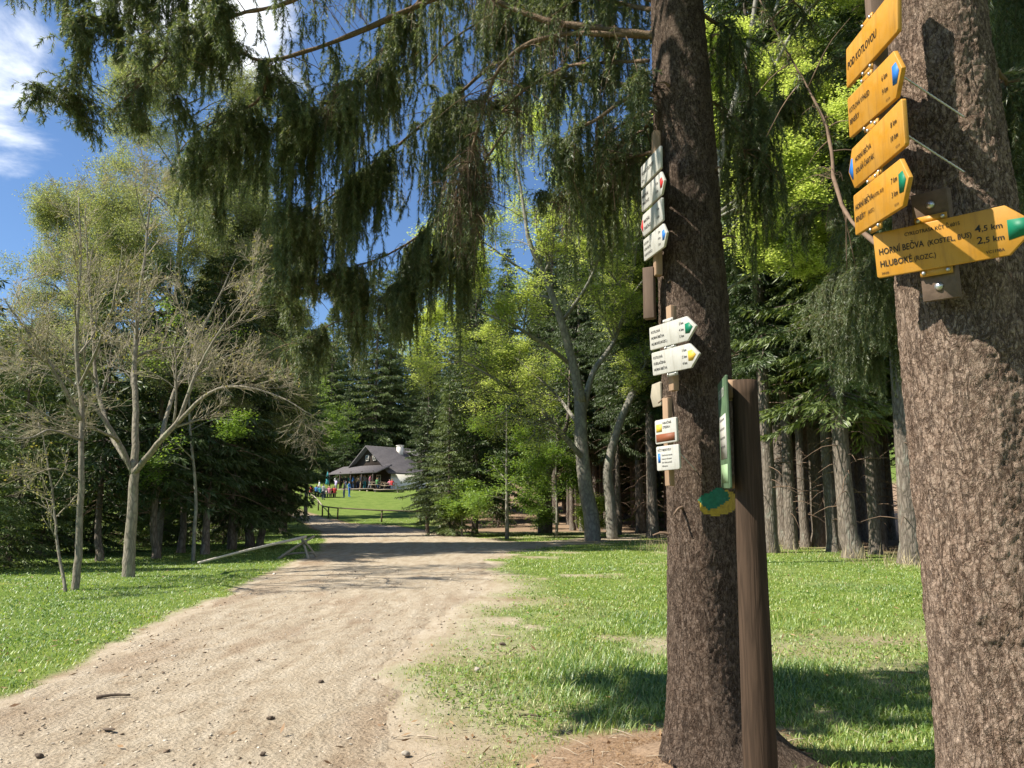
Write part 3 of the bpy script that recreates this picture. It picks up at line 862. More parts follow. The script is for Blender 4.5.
def make_spruce(height, base, radius, seed, needle_mat, quads=1.0, dead=26, tr=None, sag=1.0, sz=1.0):
    """trunk mesh and crown mesh of a spruce standing at the origin"""
    r = np.random.default_rng(seed)
    tr = tr or height * 0.0085 + 0.03
    mb = MB()
    zs = np.array([-0.3, 0.0, 0.25, 0.6, 1.2, 2.5, 5, 8, 12, 16, 22, 30]); zs = np.append(zs[zs < height - 1], height)
    rad = tr * (1 - zs / height * 0.93) + 0.35 * tr * np.exp(-np.maximum(zs, 0) / 0.3)
    path = np.stack([np.cumsum(r.normal(size=len(zs)) * 0.03), np.cumsum(r.normal(size=len(zs)) * 0.03), zs], 1); path[:3, :2] = 0
    mb.tube(path, rad, 14)
    for k in range(dead):
        z = r.uniform(min(1.2, base * 0.5), base + 1.0); a = r.uniform(0, 6.28); L = r.uniform(0.4, 2.2)
        p0 = np.array([math.cos(a) * tr * 0.6, math.sin(a) * tr * 0.6, z]); e = np.array([math.cos(a), math.sin(a), r.uniform(-0.35, 0.1)])
        mb.tube(smooth_path([p0, p0 + e * L * 0.5 + [0, 0, 0.04], p0 + e * L + [0, 0, -0.15 * L]], 5), np.linspace(0.016, 0.005, 5), 4, 1)
    cb = MB()
    z = base; C, D, N, Ls, W = [], [], [], [], []
    while z < height - 0.25:
        q = (z - base) / (height - base)
        nb = r.integers(4, 7)
        a0 = r.uniform(0, 6.28)
        for b in range(nb):
            L = radius * (1 - q) ** 0.8 * r.uniform(0.65, 1.12) + 0.15
            if q < 0.12: L *= r.uniform(0.5, 1.0)
            a = a0 + b * 6.28 / nb + r.normal() * 0.25
            e = np.array([math.cos(a), math.sin(a), 0]); sd = np.array([-e[1], e[0], 0])
            dz = (-0.40 + 0.75 * q) * L * sag * r.uniform(0.7, 1.3)
            o = np.array([np.interp(z, zs, path[:, 0]), np.interp(z, zs, path[:, 1]), z + r.uniform(-0.15, 0.15)])
            n = max(4, int(L / 0.22))
            t = np.linspace(0, 1, n)
            ax = o + np.outer(t * L, e) + np.outer(dz * (1.25 * t - 0.25 * t ** 3), [0, 0, 1]) + np.outer(np.sin(t * 3.1) * L * 0.05 * r.normal(), sd)
            if L > 0.5: mb.tube(ax[:max(3, int(n * 0.75))], np.linspace(0.02 + 0.006 * L, 0.006, max(3, int(n * 0.75))), 4)
            for i in range(max(1, int(n * 0.12)), n):
                tt = t[i]
                wl_ = (0.30 * L * (1 - tt) ** 0.8 + 0.16) * r.uniform(0.6, 1.2)
                for sg in (-1, 1, 0):
                    m_ = max(2, int((wl_ / 0.13 if sg else 2) * quads))
                    u = r.uniform(0.0, 1, m_)
                    dirv = e * 0.75 + sd * sg * r.uniform(0.6, 1.0) + np.array([0, 0, -0.30 * sag])
                    if sg == 0: dirv = e + np.array([0, 0, -0.1]); 
                    dirv /= np.linalg.norm(dirv)
                    pos = ax[i] + np.outer(u * wl_ * (1 if sg else 0.3), dirv) + np.outer(-0.18 * u ** 2 * wl_, [0, 0, 1])
                    C.append(pos)
                    dd = dirv + r.normal(size=(m_, 3)) * 0.28 + np.array([0, 0, -1.0]) * r.uniform(0, 0.9 * sag, (m_, 1))
                    D.append(dd)
                    Ls.append(r.uniform(0.16, 0.34, m_) * sz); W.append(r.uniform(0.035, 0.065, m_) * sz)
        z += r.uniform(0.32, 0.5) * (1.0 if q < 0.6 else 0.8)
    C = np.concatenate(C); D = np.concatenate(D)
    nr_ = np.array([0, 0, 1.0]) + r.normal(size=C.shape) * 0.8
    cb.leaves(C, D, nr_, np.concatenate(Ls), np.concatenate(W))
    return mb.mesh('trunk', [M_BARK_FAR, M_DEADTWIG], True), cb.mesh('crown', [needle_mat])


def grow(p, d, L, r0, lev, r, out, tips, spread=0.7, wander=0.14, up=0.12, kids=(4, 6), shrink=0.62, minlen=0.12, nseg=6):
    pts = [np.array(p, float)]; d = np.array(d, float)
    for k in range(nseg):
        d = d + r.normal(size=3) * wander + np.array([0, 0, up]) * (0.6 if lev else 0.3); d /= np.linalg.norm(d)
        pts.append(pts[-1] + d * L / nseg)
    pts = np.array(pts); rad = np.linspace(r0, max(0.003, r0 * 0.42), nseg + 1)
    out.append((pts, rad, lev)); tips.append((pts[-1], d, lev, pts))
    if lev <= 0: return
    spawn(pts, rad, L, lev, r, out, tips, spread, wander, up, kids, shrink, minlen)


def spawn(pts, rad, L, lev, r, out, tips, spread=0.7, wander=0.14, up=0.12, kids=(4, 6), shrink=0.62, minlen=0.12, tmin=0.25):
    for k in range(r.integers(kids[0], kids[1] + 1)):
        t = r.uniform(tmin, 1.0) * (len(pts) - 1); i = min(int(t), len(pts) - 2); f = t - i
        q = pts[i] * (1 - f) + pts[i + 1] * f
        tg = pts[i + 1] - pts[i]; tg /= np.linalg.norm(tg) + 1e-9
        s_ = r.normal(size=3); s_ -= tg * (s_ @ tg); s_ /= np.linalg.norm(s_) + 1e-9
        a = spread * r.uniform(0.7, 1.3)
        dd = tg * math.cos(a) + s_ * math.sin(a)
        Lk = L * shrink * r.uniform(0.6, 1.15) * (1.15 - 0.4 * t / (len(pts) - 1))
        if Lk < minlen: continue
        grow(q, dd, Lk, max(0.0034, rad[i] * 0.56), lev - 1, r, out, tips, spread, wander, up, kids, shrink, minlen, 5)


def wood_mesh(out, off, mats, name='trunk', twig_below=0.013):
    mb = MB()
    for pts, rad, lev in out:
        big = rad[0] > twig_below
        mb.tube(pts - off, rad, 12 if rad[0] > 0.1 else (7 if rad[0] > 0.03 else (5 if big else 3)), 0 if big else 1, cap=rad[0] > 0.03)
    return mb.mesh(name, mats, True)


def leaf_sprays(tips, off, r, per, size, flat=0.75, scat=0.16, mi=0, along=True, levs=(0, 1)):
    """layers of leaves along the last twigs; flat=1 lies level as a beech does"""
    C, D, N = [], [], []
    for p, d, lev, pts in tips:
        if lev not in levs: continue
        m = r.poisson(per if lev == levs[0] else per * 0.8)
        if m == 0: continue
        u = r.uniform(0.1 if along else 0.8, 1.05, m) * (len(pts) - 1); i = np.clip(u.astype(int), 0, len(pts) - 2); f = (u - i)[:, None]
        q = pts[i] * (1 - f) + pts[i + 1] * f
        s_ = r.normal(size=(m, 3)) * scat; s_[:, 2] *= 1 - flat * 0.75
        C.append(q + s_)
        dd = r.normal(size=(m, 3)); dd[:, 2] *= (1 - flat); dd[:, 2] -= 0.2; D.append(dd)
        N.append(np.array([0, 0, 1.0]) + r.normal(size=(m, 3)) * (1.1 - flat))
    C = np.concatenate(C) - off; D = np.concatenate(D); N = np.concatenate(N)
    mb = MB()
    mb.leaves(C, D, N, size * r.uniform(0.65, 1.3, len(C)), size * 0.62 * r.uniform(0.7, 1.2, len(C)), mi)
    return mb


def broadleaf(base, limbs, label, cat, seed, leaf_mat, per, size, lev=2, bark_m=None, name='beech_tree', flat=0.75, scat=0.2, kids=(4, 6), spread=0.75, up=0.05, Lk=None, shrink=0.62, levs=(0, 1), extra=None):
    """limbs: list of (control points [world], r0, r1, child length)"""
    r = np.random.default_rng(seed)
    t = thing(name, base, label, cat)
    off = np.array(base, float)
    out, tips = [], []
    for ctl, r0, r1, L in limbs:
        pts = smooth_path(ctl, max(8, len(ctl) * 5)); pts += np.cumsum(r.normal(size=pts.shape) * 0.008, 0)
        rad = np.linspace(r0, r1, len(pts))
        out.append((pts, rad, 9))
        tips.append((pts[-1], pts[-1] - pts[-2], 0, pts[-6:]))
        if L: spawn(pts, rad, L / shrink, lev, r, out, tips, spread, 0.14, up, (kids[0] + 2, kids[1] + 4), shrink, 0.15, 0.3)
    w = bpy.data.objects.new('trunk', wood_mesh(out, off, [bark_m or M_BARK_PALE, M_BARK_TWIG if bark_m is M_BARK_MAPLE else (bark_m or M_BARK_PALE)])); link(w, t)
    if leaf_mat:
        leaf_sprays(tips, off, r, per, size, flat, scat, levs=levs).build('crown', leaf_mat, t)
    return t


def px_limb(pts):
    return [P(*q) for q in pts]


# --- spruce meshes shared by the copies
SPR = {}
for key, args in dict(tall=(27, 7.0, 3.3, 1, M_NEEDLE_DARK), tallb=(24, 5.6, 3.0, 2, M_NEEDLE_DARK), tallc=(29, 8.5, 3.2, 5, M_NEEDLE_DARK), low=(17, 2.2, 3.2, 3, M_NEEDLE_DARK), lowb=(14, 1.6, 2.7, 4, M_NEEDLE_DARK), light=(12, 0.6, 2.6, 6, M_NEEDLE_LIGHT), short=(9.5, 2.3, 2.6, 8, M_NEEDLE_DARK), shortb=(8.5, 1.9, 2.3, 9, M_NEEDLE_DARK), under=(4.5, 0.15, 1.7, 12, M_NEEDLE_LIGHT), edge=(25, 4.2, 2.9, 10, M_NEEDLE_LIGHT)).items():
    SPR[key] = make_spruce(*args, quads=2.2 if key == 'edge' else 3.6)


def spruce(key, loc, rz, scale, label, group=None, name='spruce_tree', crown_mat=None):
    t = thing(name, loc, label, 'tree', rz, group)
    t.scale = (scale,) * 3 if isinstance(scale, (int, float)) else scale
    for nm, me in zip(('trunk', 'crown'), SPR[key]):
        o = bpy.data.objects.new(nm, me); link(o, t)
    return t


def at_px(px, Y, dz=0.0):
    """ground point at depth Y in this pixel column"""
    q = P(px, 505.0, Y); return np.array([q[0], Y, float(H(q[0], Y)) + dz])


# left group: spruces behind the bare maples
LEFT = [
    (104, 23, 'short', 0.9, 'dark spruce directly behind the forked bare maple'),
    (160, 24, 'short', 1.0, 'dark spruce standing between the forked bare maple and the slim bent spruce pole'),
    (184, 27, 'shortb', 1.15, 'dark spruce second along the row right of the forked bare maple'),
    (208, 26, 'short', 1.12, 'dark spruce in the middle of the row above the white barrier pole'),
    (234, 29, 'lowb', 0.95, 'dark spruce behind the thin end of the white barrier pole'),
    (252, 31, 'lowb', 1.05, 'dark spruce second last of the row beside the dirt track'),
    (262, 31, 'lowb', (0.85, 0.85, 1.0), 'dark spruce nearest the dirt track at the end of the left row'),
    (14, 21, 'light', (0.66, 0.66, 0.56), 'light green bushy spruce at the left edge of the picture'),
    (44, 25, 'light', (0.72, 0.72, 0.60), 'light green bushy spruce behind the slender bare tree'),
    (-60, 24, 'short', 1.0, 'dark spruce beyond the left edge beside the bushy light spruce'),
    (-20, 34, 'shortb', 1.2, 'dark spruce deep behind the light bushy spruces'),
]
for k, (px, Y, key, sc, lab) in enumerate(LEFT):
    spruce(key, at_px(px, Y), k * 1.9, sc, lab)
r_ = random.Random(5)
for k, (px, Y, key, sc, lab) in enumerate([(-28, 19, 'light', (0.6, 0.6, 0.5), 'light green bushy spruce cut off by the left edge'), (96, 27, 'light', (0.7, 0.7, 0.52), 'light green bushy spruce between the slender and the forked bare maple'), (0, 26, 'light', (0.7, 0.7, 0.66), 'tallest light green bushy spruce at the left edge')]):
    spruce(key, at_px(px, Y), k * 1.7, sc, lab)
for k in range(30):
    px, Y = (r_.uniform(-80, 262), r_.uniform(30, 40)) if k < 18 else (r_.uniform(480, 680), r_.uniform(50, 64))
    spruce('under', at_px(px, Y), r_.uniform(0, 6), r_.uniform(0.6, 1.0), 'young spruce of the undergrowth below the dark trees', 'young spruces of the undergrowth', 'young_spruce')
for k in range(34):
    px, Y = r_.uniform(470, 720), r_.uniform(54, 84)
    spruce(r_.choice(['low', 'lowb', 'tallb', 'short']), at_px(px, Y), r_.uniform(0, 6), r_.uniform(0.85, 1.15), 'dark conifer filling the wood behind the large forked beech', 'dark conifers behind the large beech', 'conifer_tree')
GLEFT = 'dark spruces filling the wood on the left'
for k in range(34):
    px, Y = r_.uniform(-140, 285), r_.uniform(36, 62)
    q = at_px(px, Y)
    if track_sd(np.array([q[0]]), np.array([q[1]]))[0] > -2.5: continue
    top_y = np.interp(px, [-140, 60, 110, 240, 290], [400, 380, 320, 235, 230])
    key = r_.choice(['low', 'lowb', 'low'])
    spruce(key, q, r_.uniform(0, 6), ((505 - top_y) / F * Y + 1.6) / (17 if key == 'low' else 14) * r_.uniform(0.8, 1.0), 'dark spruce inside the wood on the left, behind the front row', GLEFT)
for k, (px, Y, key, sc, lab) in enumerate([
    (284, 46, 'tallb', (0.8, 0.8, 0.6), 'spruce overhanging the track just left of the chalet'),
    (285, 52, 'low', 1.0, 'tall spruce behind the trees on the left of the track bend'),
    (345, 110, 'lowb', 1.0, 'spruce standing behind the dark porch end of the chalet'),
    (475, 44, 'low', 1.0, 'dark spruce with a bare trunk foot right of the meadow fence'),
    (450, 42, 'light', 0.70, 'small bushy spruce closest to the meadow fence'),
    (428, 46, 'low', 0.60, 'small bushy spruce in front of the white wall of the chalet'),
    (455, 58, 'lowb', 1.15, 'dark spruce rising behind the two small bushy spruces'),
    (505, 60, 'low', 1.15, 'tall dark spruce behind the young green beech'),
    (540, 62, 'tallb', 0.85, 'tall dark spruce behind the forked dark tree'),
]): spruce(key, at_px(px, Y), k * 2.3 + 0.5, sc, lab)

for T_, dz_, sc_ in ((TC, 1.5, 0.62), (TR, 1.6, 0.68)):
    o = bpy.data.objects.new('crown', SPR['tallc'][1]); link(o, T_); o.location = (0, 0, dz_); o.scale = (0.95, 0.95, sc_)
for k, (x, y, key, sc, lab) in enumerate([(5.9, 0.6, 'tall', 0.9, 'unseen spruce added for shade beside the viewpoint, beyond the trunk with yellow signs'), (8.0, 4.3, 'tallb', 1.0, 'unseen spruce added for shade to the right of the trunk with yellow signs'), (9.4, 9.2, 'tallc', 0.95, 'spruce added for shade behind the trunk with yellow signs at the meadow end'), (4.2, -4.6, 'tallb', 1.0, 'unseen spruce added for shade behind the viewpoint on the right'), (-0.5, -8.0, 'tall', 1.0, 'unseen spruce added for shade behind the viewpoint beside the track')]):
    spruce(key, (x, y, float(H(x, y))), k * 1.1, sc, lab)  # extra spruces added around the viewpoint to block sky light on the trunks
# forest on the right: the front row each with its own place, then the crowd of trunks behind
FRONT = [
    (768, 27.0, 'tall', 1.0, 'grey spruce trunk standing just right of the info board post'),
    (789, 29.0, 'tall', 0.9, 'slender spruce second along the forest edge from the info board post'),
    (816, 31.0, 'tallc', 0.95, 'slim dark spruce in the gap between the thick trunk and the info board post'),
    (832, 28.5, 'tall', 0.95, 'slim spruce just left of the thickest trunk of the forest edge'),
    (850, 24.3, 'edge', 1.15, 'thickest spruce trunk at the meadow edge, with lit lower boughs'),
    (876, 29.0, 'tall', 1.0, 'slim spruce in shade between the thickest and the mossy trunk'),
    (906, 21.6, 'tallc', 1.0, 'mossy grey spruce trunk beside the near trunk with yellow signs'),
    (653, 39.0, 'tall', 0.95, 'spruce trunk seen right beside the white signs, behind the leaning beech'),
    (640, 46.0, 'tallb', 1.1, 'dark spruce trunk behind the leaning grey beech'),
    (985, 24.0, 'tall', 1.0, 'forest edge spruce hidden behind the near trunk with yellow signs'),
]
for k, (px, Y, key, sc, lab) in enumerate(FRONT):
    spruce(key, at_px(px, Y), k * 1.3, sc, lab)
GR = 'dim spruce trunks inside the dark forest on the right'
spots = []
tries = 0
while len(spots) < 150 and tries < 6000:
    tries += 1
    Y = 23 + 40 * r_.random() ** 1.4
    x0 = np.interp(Y, [23, 27, 38, 50, 66], [12.6, 11.0, 7.4, 4.0, 2.6])
    x = x0 + 22 * r_.random() ** 1.3
    if all(math.hypot(x - a, Y - b) > 1.25 for a, b in spots): spots.append((x, Y))
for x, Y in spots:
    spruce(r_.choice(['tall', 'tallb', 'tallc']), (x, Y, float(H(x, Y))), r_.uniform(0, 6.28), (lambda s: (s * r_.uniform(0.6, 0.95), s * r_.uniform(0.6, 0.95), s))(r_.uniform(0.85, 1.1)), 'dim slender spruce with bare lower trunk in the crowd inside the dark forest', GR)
GH = 'conifers on the slope behind the chalet'
for a_, b_ in (('low', 'lowpale'), ('lowb', 'lowbpale')):
    me_ = SPR[a_][1].copy(); me_.materials.clear(); me_.materials.append(M_NEEDLE_LIGHT); SPR[b_] = (SPR[a_][0], me_)
for k in range(16):
    spruce(r_.choice(['lowpale', 'lowbpale']), at_px(r_.uniform(235, 440), r_.uniform(112, 120)), r_.uniform(0, 6), r_.uniform(1.5, 2.0), 'conifer on the wooded slope rising behind the chalet', GH, 'conifer_tree')
for k in range(64):
    Y = r_.uniform(113, 140); px = r_.uniform(230, 560)
    spruce(r_.choice(['lowpale', 'lowbpale', 'low']), at_px(px, Y), r_.uniform(0, 6), r_.uniform(1.1, 1.6), 'conifer on the wooded slope rising behind the chalet', GH, 'conifer_tree')

# --- bare maples on the left
b = G(128, 577)
Yb = b[1]
mt = lambda *pts: [P(x, y, Yb + dy) for x, y, dy in pts]
limbs = [
    ([b - [0, 0, 0.15], *mt((129, 550, 0), (131, 510, 0), (133, 472, 0), (133, 460, 0))], 0.145, 0.085, 0),
    (mt((133, 474, 0), (118, 442, -0.2), (102, 416, -0.4), (72, 382, -0.8), (40, 352, -1.2), (14, 330, -1.5)), 0.062, 0.012, 1.5),
    (mt((133, 474, 0), (134, 420, 0.2), (132, 370, 0.4), (136, 310, 0.5), (144, 250, 0.6), (150, 195, 0.6)), 0.092, 0.015, 1.7),
    (mt((133, 474, 0), (156, 446, -0.3), (178, 420, -0.5), (196, 376, -0.6), (222, 330, -0.8), (262, 278, -1.0)), 0.078, 0.012, 1.7),
    (mt((178, 422, -0.5), (205, 395, -1.0), (235, 384, -1.4), (272, 392, -1.6), (310, 412, -1.7)), 0.05, 0.01, 1.15),
    (mt((160, 442, 0.3), (170, 400, 0.9), (188, 350, 1.3), (215, 300, 1.5), (235, 255, 1.6)), 0.06, 0.012, 1.5),
    (mt((128, 462, 0.2), (108, 425, 0.8), (98, 380, 1.2), (92, 320, 1.4), (86, 260, 1.4), (84, 205, 1.3)), 0.07, 0.012, 1.6),
    (mt((118, 442, -0.3), (95, 430, -1.2), (60, 422, -1.9), (25, 402, -2.4)), 0.04, 0.01, 1.2),
]
maple = broadleaf(b, limbs, 'forked bare maple with wide pale branches on the left verge', 'tree', 21, None, 0, 0.05, 3, M_BARK_MAPLE, 'maple_tree', kids=(5, 7), spread=0.64, up=0.07, shrink=0.66)
# its opening buds
r = np.random.default_rng(4)
wv_ = maple.children[0].data
vv = np.zeros(len(wv_.vertices) * 3, np.float32); wv_.vertices.foreach_get('co', vv); vv = vv.reshape(-1, 3)
pick = vv[r.choice(len(vv), 3600)]
pick = pick[(pick[:, 2] > 3.3) & (r.uniform(size=len(pick)) < np.clip((pick[:, 2] - 2.5) / 6, 0, 0.75))]
mbd = MB(); mbd.leaves(pick + r.normal(size=pick.shape) * 0.02, rand_unit(len(pick), r) + [0, 0, 0.4], rand_unit(len(pick), r), 0.075, 0.04)
mbd.build('buds', M_BUD, maple)

b2 = G(76, 590); Y2 = b2[1]
mt = lambda *pts: [P(x, y, Y2 + dy) for x, y, dy in pts]
slim = broadleaf(b2, [
    ([b2 - [0, 0, 0.15], *mt((79, 540, 0), (82, 480, 0), (80, 410, 0.1), (77, 340, 0.1), (80, 270, 0.2), (78, 200, 0.2))], 0.078, 0.015, 1.3),
    (mt((81, 420, 0), (55, 372, -0.6), (25, 330, -1.0), (2, 300, -1.2)), 0.045, 0.01, 1.1),
    (mt((81, 440, 0), (50, 430, -0.8), (18, 438, -1.3), (-20, 430, -1.6)), 0.032, 0.008, 0.9),
    (mt((80, 385, 0), (98, 345, -0.5), (112, 300, -0.9), (120, 250, -1.1)), 0.035, 0.008, 1.0),
    (mt((81, 480, 0), (55, 470, -0.6), (25, 478, -1.0), (-5, 472, -1.3)), 0.022, 0.006, 0.7),
], 'slender bare tree left of the forked bare maple', 'tree', 22, M_BUD, 0.8, 0.05, 3, M_BARK_MAPLE, 'maple_tree', flat=0.1, scat=0.05, kids=(4, 6), spread=0.65, up=0.06, shrink=0.62)
b3 = G(68, 592)
mt = lambda *pts: [P(x, y, b3[1] + dy) for x, y, dy in pts]
broadleaf(b3, [
    ([b3 - [0, 0, 0.1], *mt((60, 560, 0.1), (56, 520, 0.2), (50, 470, 0.2), (40, 420, 0.2))], 0.035, 0.008, 0.8),
], 'thin sapling leaning away from the foot of the slender bare tree', 'tree', 23, M_BUD, 3, 0.05, 2, M_BARK_MAPLE, 'maple_sapling', flat=0.1, scat=0.06, kids=(3, 5), spread=0.6, up=0.04)
bp = G(216, 556)
mt = lambda *pts: [P(x, y, bp[1] + dy) for x, y, dy in pts]

# --- tall pale green birches behind them
for (px, Y, top, wpx, seed, lab) in [(160, 27, 62, 125, 31, 'tall pale green birch rising above the bare maples'), (62, 29, 215, 75, 32, 'shorter pale birch at the left, behind the slender bare tree'), (235, 30, 160, 70, 33, 'pale birch to the right of the tallest birch')]:
    base = at_px(px, Y); tp = P(px + 4, top, Y); hh_ = tp[2] - base[2]
    r = np.random.default_rng(seed)
    limbs = [([base - [0, 0, 0.2], base + [0.1, 0, hh_ * 0.4], base + [-0.1, 0.1, hh_ * 0.75], tp], 0.16, 0.02, 1.9)]
    for k in range(58):
        f = r.uniform(0.14, 0.95); a = r.uniform(0, 6.28); L = wpx / F * Y * (1.08 - f * 0.62) * r.uniform(0.5, 1.15)
        s0 = base + np.array([0, 0, hh_ * f]); e = np.array([math.cos(a), math.sin(a), 0])
        limbs.append(([s0, s0 + e * L * 0.5 + [0, 0, L * 0.45], s0 + e * L + [0, 0, L * 0.65]], 0.03, 0.006, 1.15))
    broadleaf(base, limbs, lab, 'tree', seed, M_LEAF_BIRCH, 8, 0.058, 3, M_BARK_PALE, 'birch_tree', flat=0.15, scat=0.13, kids=(5, 7), spread=0.7, up=0.0)

# --- sprays of young leaves inside the left wood
base = at_px(197, 23)
mt = lambda *pts: [P(x, y, 23 + dy) for x, y, dy in pts]
broadleaf(base, [([base - [0, 0, 0.1], *mt((196, 500, 0), (190, 430, 0), (188, 360, 0), (180, 310, 0))], 0.06, 0.012, 1.7), (mt((190, 430, 0), (215, 418, -0.4), (240, 420, -0.7)), 0.02, 0.006, 0.8), (mt((190, 470, 0), (165, 462, -0.4), (150, 466, -0.7)), 0.02, 0.006, 0.8)],
          'slim young beech with bright leaf sprays among the dark spruces on the left', 'tree', 41, M_LEAF_GREEN, 45, 0.08, 2, M_BARK_PALE, 'beech_tree', flat=0.85, scat=0.16, kids=(3, 4), spread=0.9, up=-0.02)

# --- the big beech in the middle
b = G(592, 541); Yb = 36.0; b = at_px(592, Yb)
mt = lambda *pts: [P(x, y, Yb + dy) for x, y, dy in pts]
limbs = [
    ([b - [0, 0, 0.25], *mt((592, 520, 0), (586, 485, 0), (582, 440, 0), (581, 400, 0), (579, 388, -0.05))], 0.40, 0.25, 0),
    (mt((581, 402, 0), (572, 360, -0.3), (560, 318, -0.6), (548, 285, -0.8), (530, 240, -1.0), (522, 190, -1.0), (512, 140, -0.8)), 0.25, 0.03, 3.2),
    (mt((581, 425, 0), (592, 375, 0.5), (612, 345, 0.8), (628, 300, 1.0), (636, 250, 1.2), (640, 190, 1.2)), 0.17, 0.02, 3.0),
    (mt((584, 460, 0), (560, 432, -1.2), (536, 405, -2.2), (505, 385, -3.0), (470, 365, -3.6), (440, 350, -4.0)), 0.14, 0.02, 2.4),
    (mt((572, 365, 0), (545, 345, -1.5), (512, 325, -2.6), (480, 312, -3.2), (450, 300, -3.6)), 0.11, 0.015, 2.6),
    (mt((562, 322, 0), (590, 280, -1.8), (600, 240, -2.6), (596, 190, -3.0)), 0.10, 0.015, 2.6),
    (mt((548, 285, -0.8), (510, 262, -2.0), (480, 240, -2.4), (455, 225, -2.5)), 0.08, 0.015, 2.4),
    (mt((581, 430, 0), (560, 400, 2.0), (530, 370, 3.5), (500, 345, 4.5)), 0.11, 0.015, 2.4),
    (mt((628, 300, 1.0), (655, 270, 0.5), (690, 255, 0.2)), 0.07, 0.012, 2.2),
]
broadleaf(b, limbs, 'large forked beech with bright yellow-green young leaves in the middle', 'tree', 51, M_LEAF_BEECH, 15, 0.105, 3, M_BARK_PALE, 'beech_tree', flat=0.88, scat=0.17, kids=(6, 8), spread=0.8, up=0.0)
b = at_px(612, 38)
mt = lambda *pts: [P(x, y, 38 + dy) for x, y, dy in pts]
broadleaf(b, [([b - [0, 0, 0.25], *mt((610, 500, 0), (608, 470, 0), (618, 430, 0), (632, 395, 0), (643, 372, 0), (662, 335, 0), (690, 300, 0))], 0.29, 0.07, 2.4), (mt((634, 392, 0), (648, 340, 0.6), (650, 280, 0.8)), 0.12, 0.02, 2.4)],
          'leaning pale grey beech trunk right of the large forked beech', 'tree', 52, M_LEAF_BEECH, 20, 0.11, 3, M_BARK_PALE, 'beech_tree', flat=0.85, scat=0.16, kids=(5, 7), spread=0.8, up=0.0)
b = at_px(545, 46)
mt = lambda *pts: [P(x, y, 46 + dy) for x, y, dy in pts]
broadleaf(b, [([b - [0, 0, 0.2], *mt((545, 510, 0), (544, 485, 0))], 0.45, 0.4, 0), (mt((544, 487, 0), (530, 455, 0), (518, 425, -0.5), (508, 390, -1)), 0.26, 0.04, 2.4), (mt((544, 487, 0), (556, 452, 0.4), (568, 420, 0.6), (570, 370, 0.6)), 0.26, 0.04, 2.4)],
          'dark forked tree standing in shade between young beech and large beech', 'tree', 53, M_LEAF_GREEN, 50, 0.12, 2, M_BARK_FAR, 'beech_tree', flat=0.8, scat=0.26, kids=(3, 4), spread=0.8, up=0.0)
# young beeches in front of the shade
for (px, Y, top, sd_, lab, lm) in [(507, 38, 405, 54, 'young beech with layered green leaves beside the dark bare trunk foot', M_LEAF_GREEN), (556, 42, 440, 55, 'bushy young beech under the large forked beech', M_LEAF_GREEN), (592, 40, 492, 56, 'low leafy beech sapling at the foot of the large beech', M_LEAF_BEECH), (462, 41, 478, 57, 'low green sapling in front of the dark spruce with a bare trunk foot', M_LEAF_GREEN), (377, 66, 395, 58, 'light green broadleaf tree in front of the chalet roof', M_LEAF_GREEN)]:
    b = at_px(px, Y); tp = P(px, top, Y); hh_ = tp[2] - b[2]
    r = np.random.default_rng(sd_)
    if sd_ == 58:
        b = at_px(306, 64); tp = P(318, 375, 64); hh_ = tp[2] - b[2]; Y = 64
    limbs = [([b - [0, 0, 0.1], b + [0, 0, hh_ * 0.5], b + [0, 0, hh_]], 0.03 + 0.012 * hh_, 0.01, hh_ * 0.22)]
    for k in range(8):
        f = r.uniform(0.12, 0.85) if sd_ != 58 else r.uniform(0.4, 0.9)
        a = r.uniform(0, 6.28); L = hh_ * 0.42 * (1.05 - f * 0.7) * r.uniform(0.7, 1.2)
        s0 = b + np.array([0, 0, hh_ * f]); e = np.array([math.cos(a), math.sin(a), 0])
        limbs.append(([s0, s0 + e * L * 0.5 + [0, 0, L * 0.12], s0 + e * L + [0, 0, L * 0.1]], 0.02, 0.006, hh_ * 0.17))
    broadleaf(b, limbs, lab if sd_ != 58 else 'light green broadleaf tree arching over the left side of the chalet porch', 'tree', sd_, lm, 40, 0.085 + 0.0008 * Y, 2, M_BARK_PALE, 'beech_tree', flat=0.8, scat=0.2, kids=(3, 4), spread=0.9, up=-0.03)
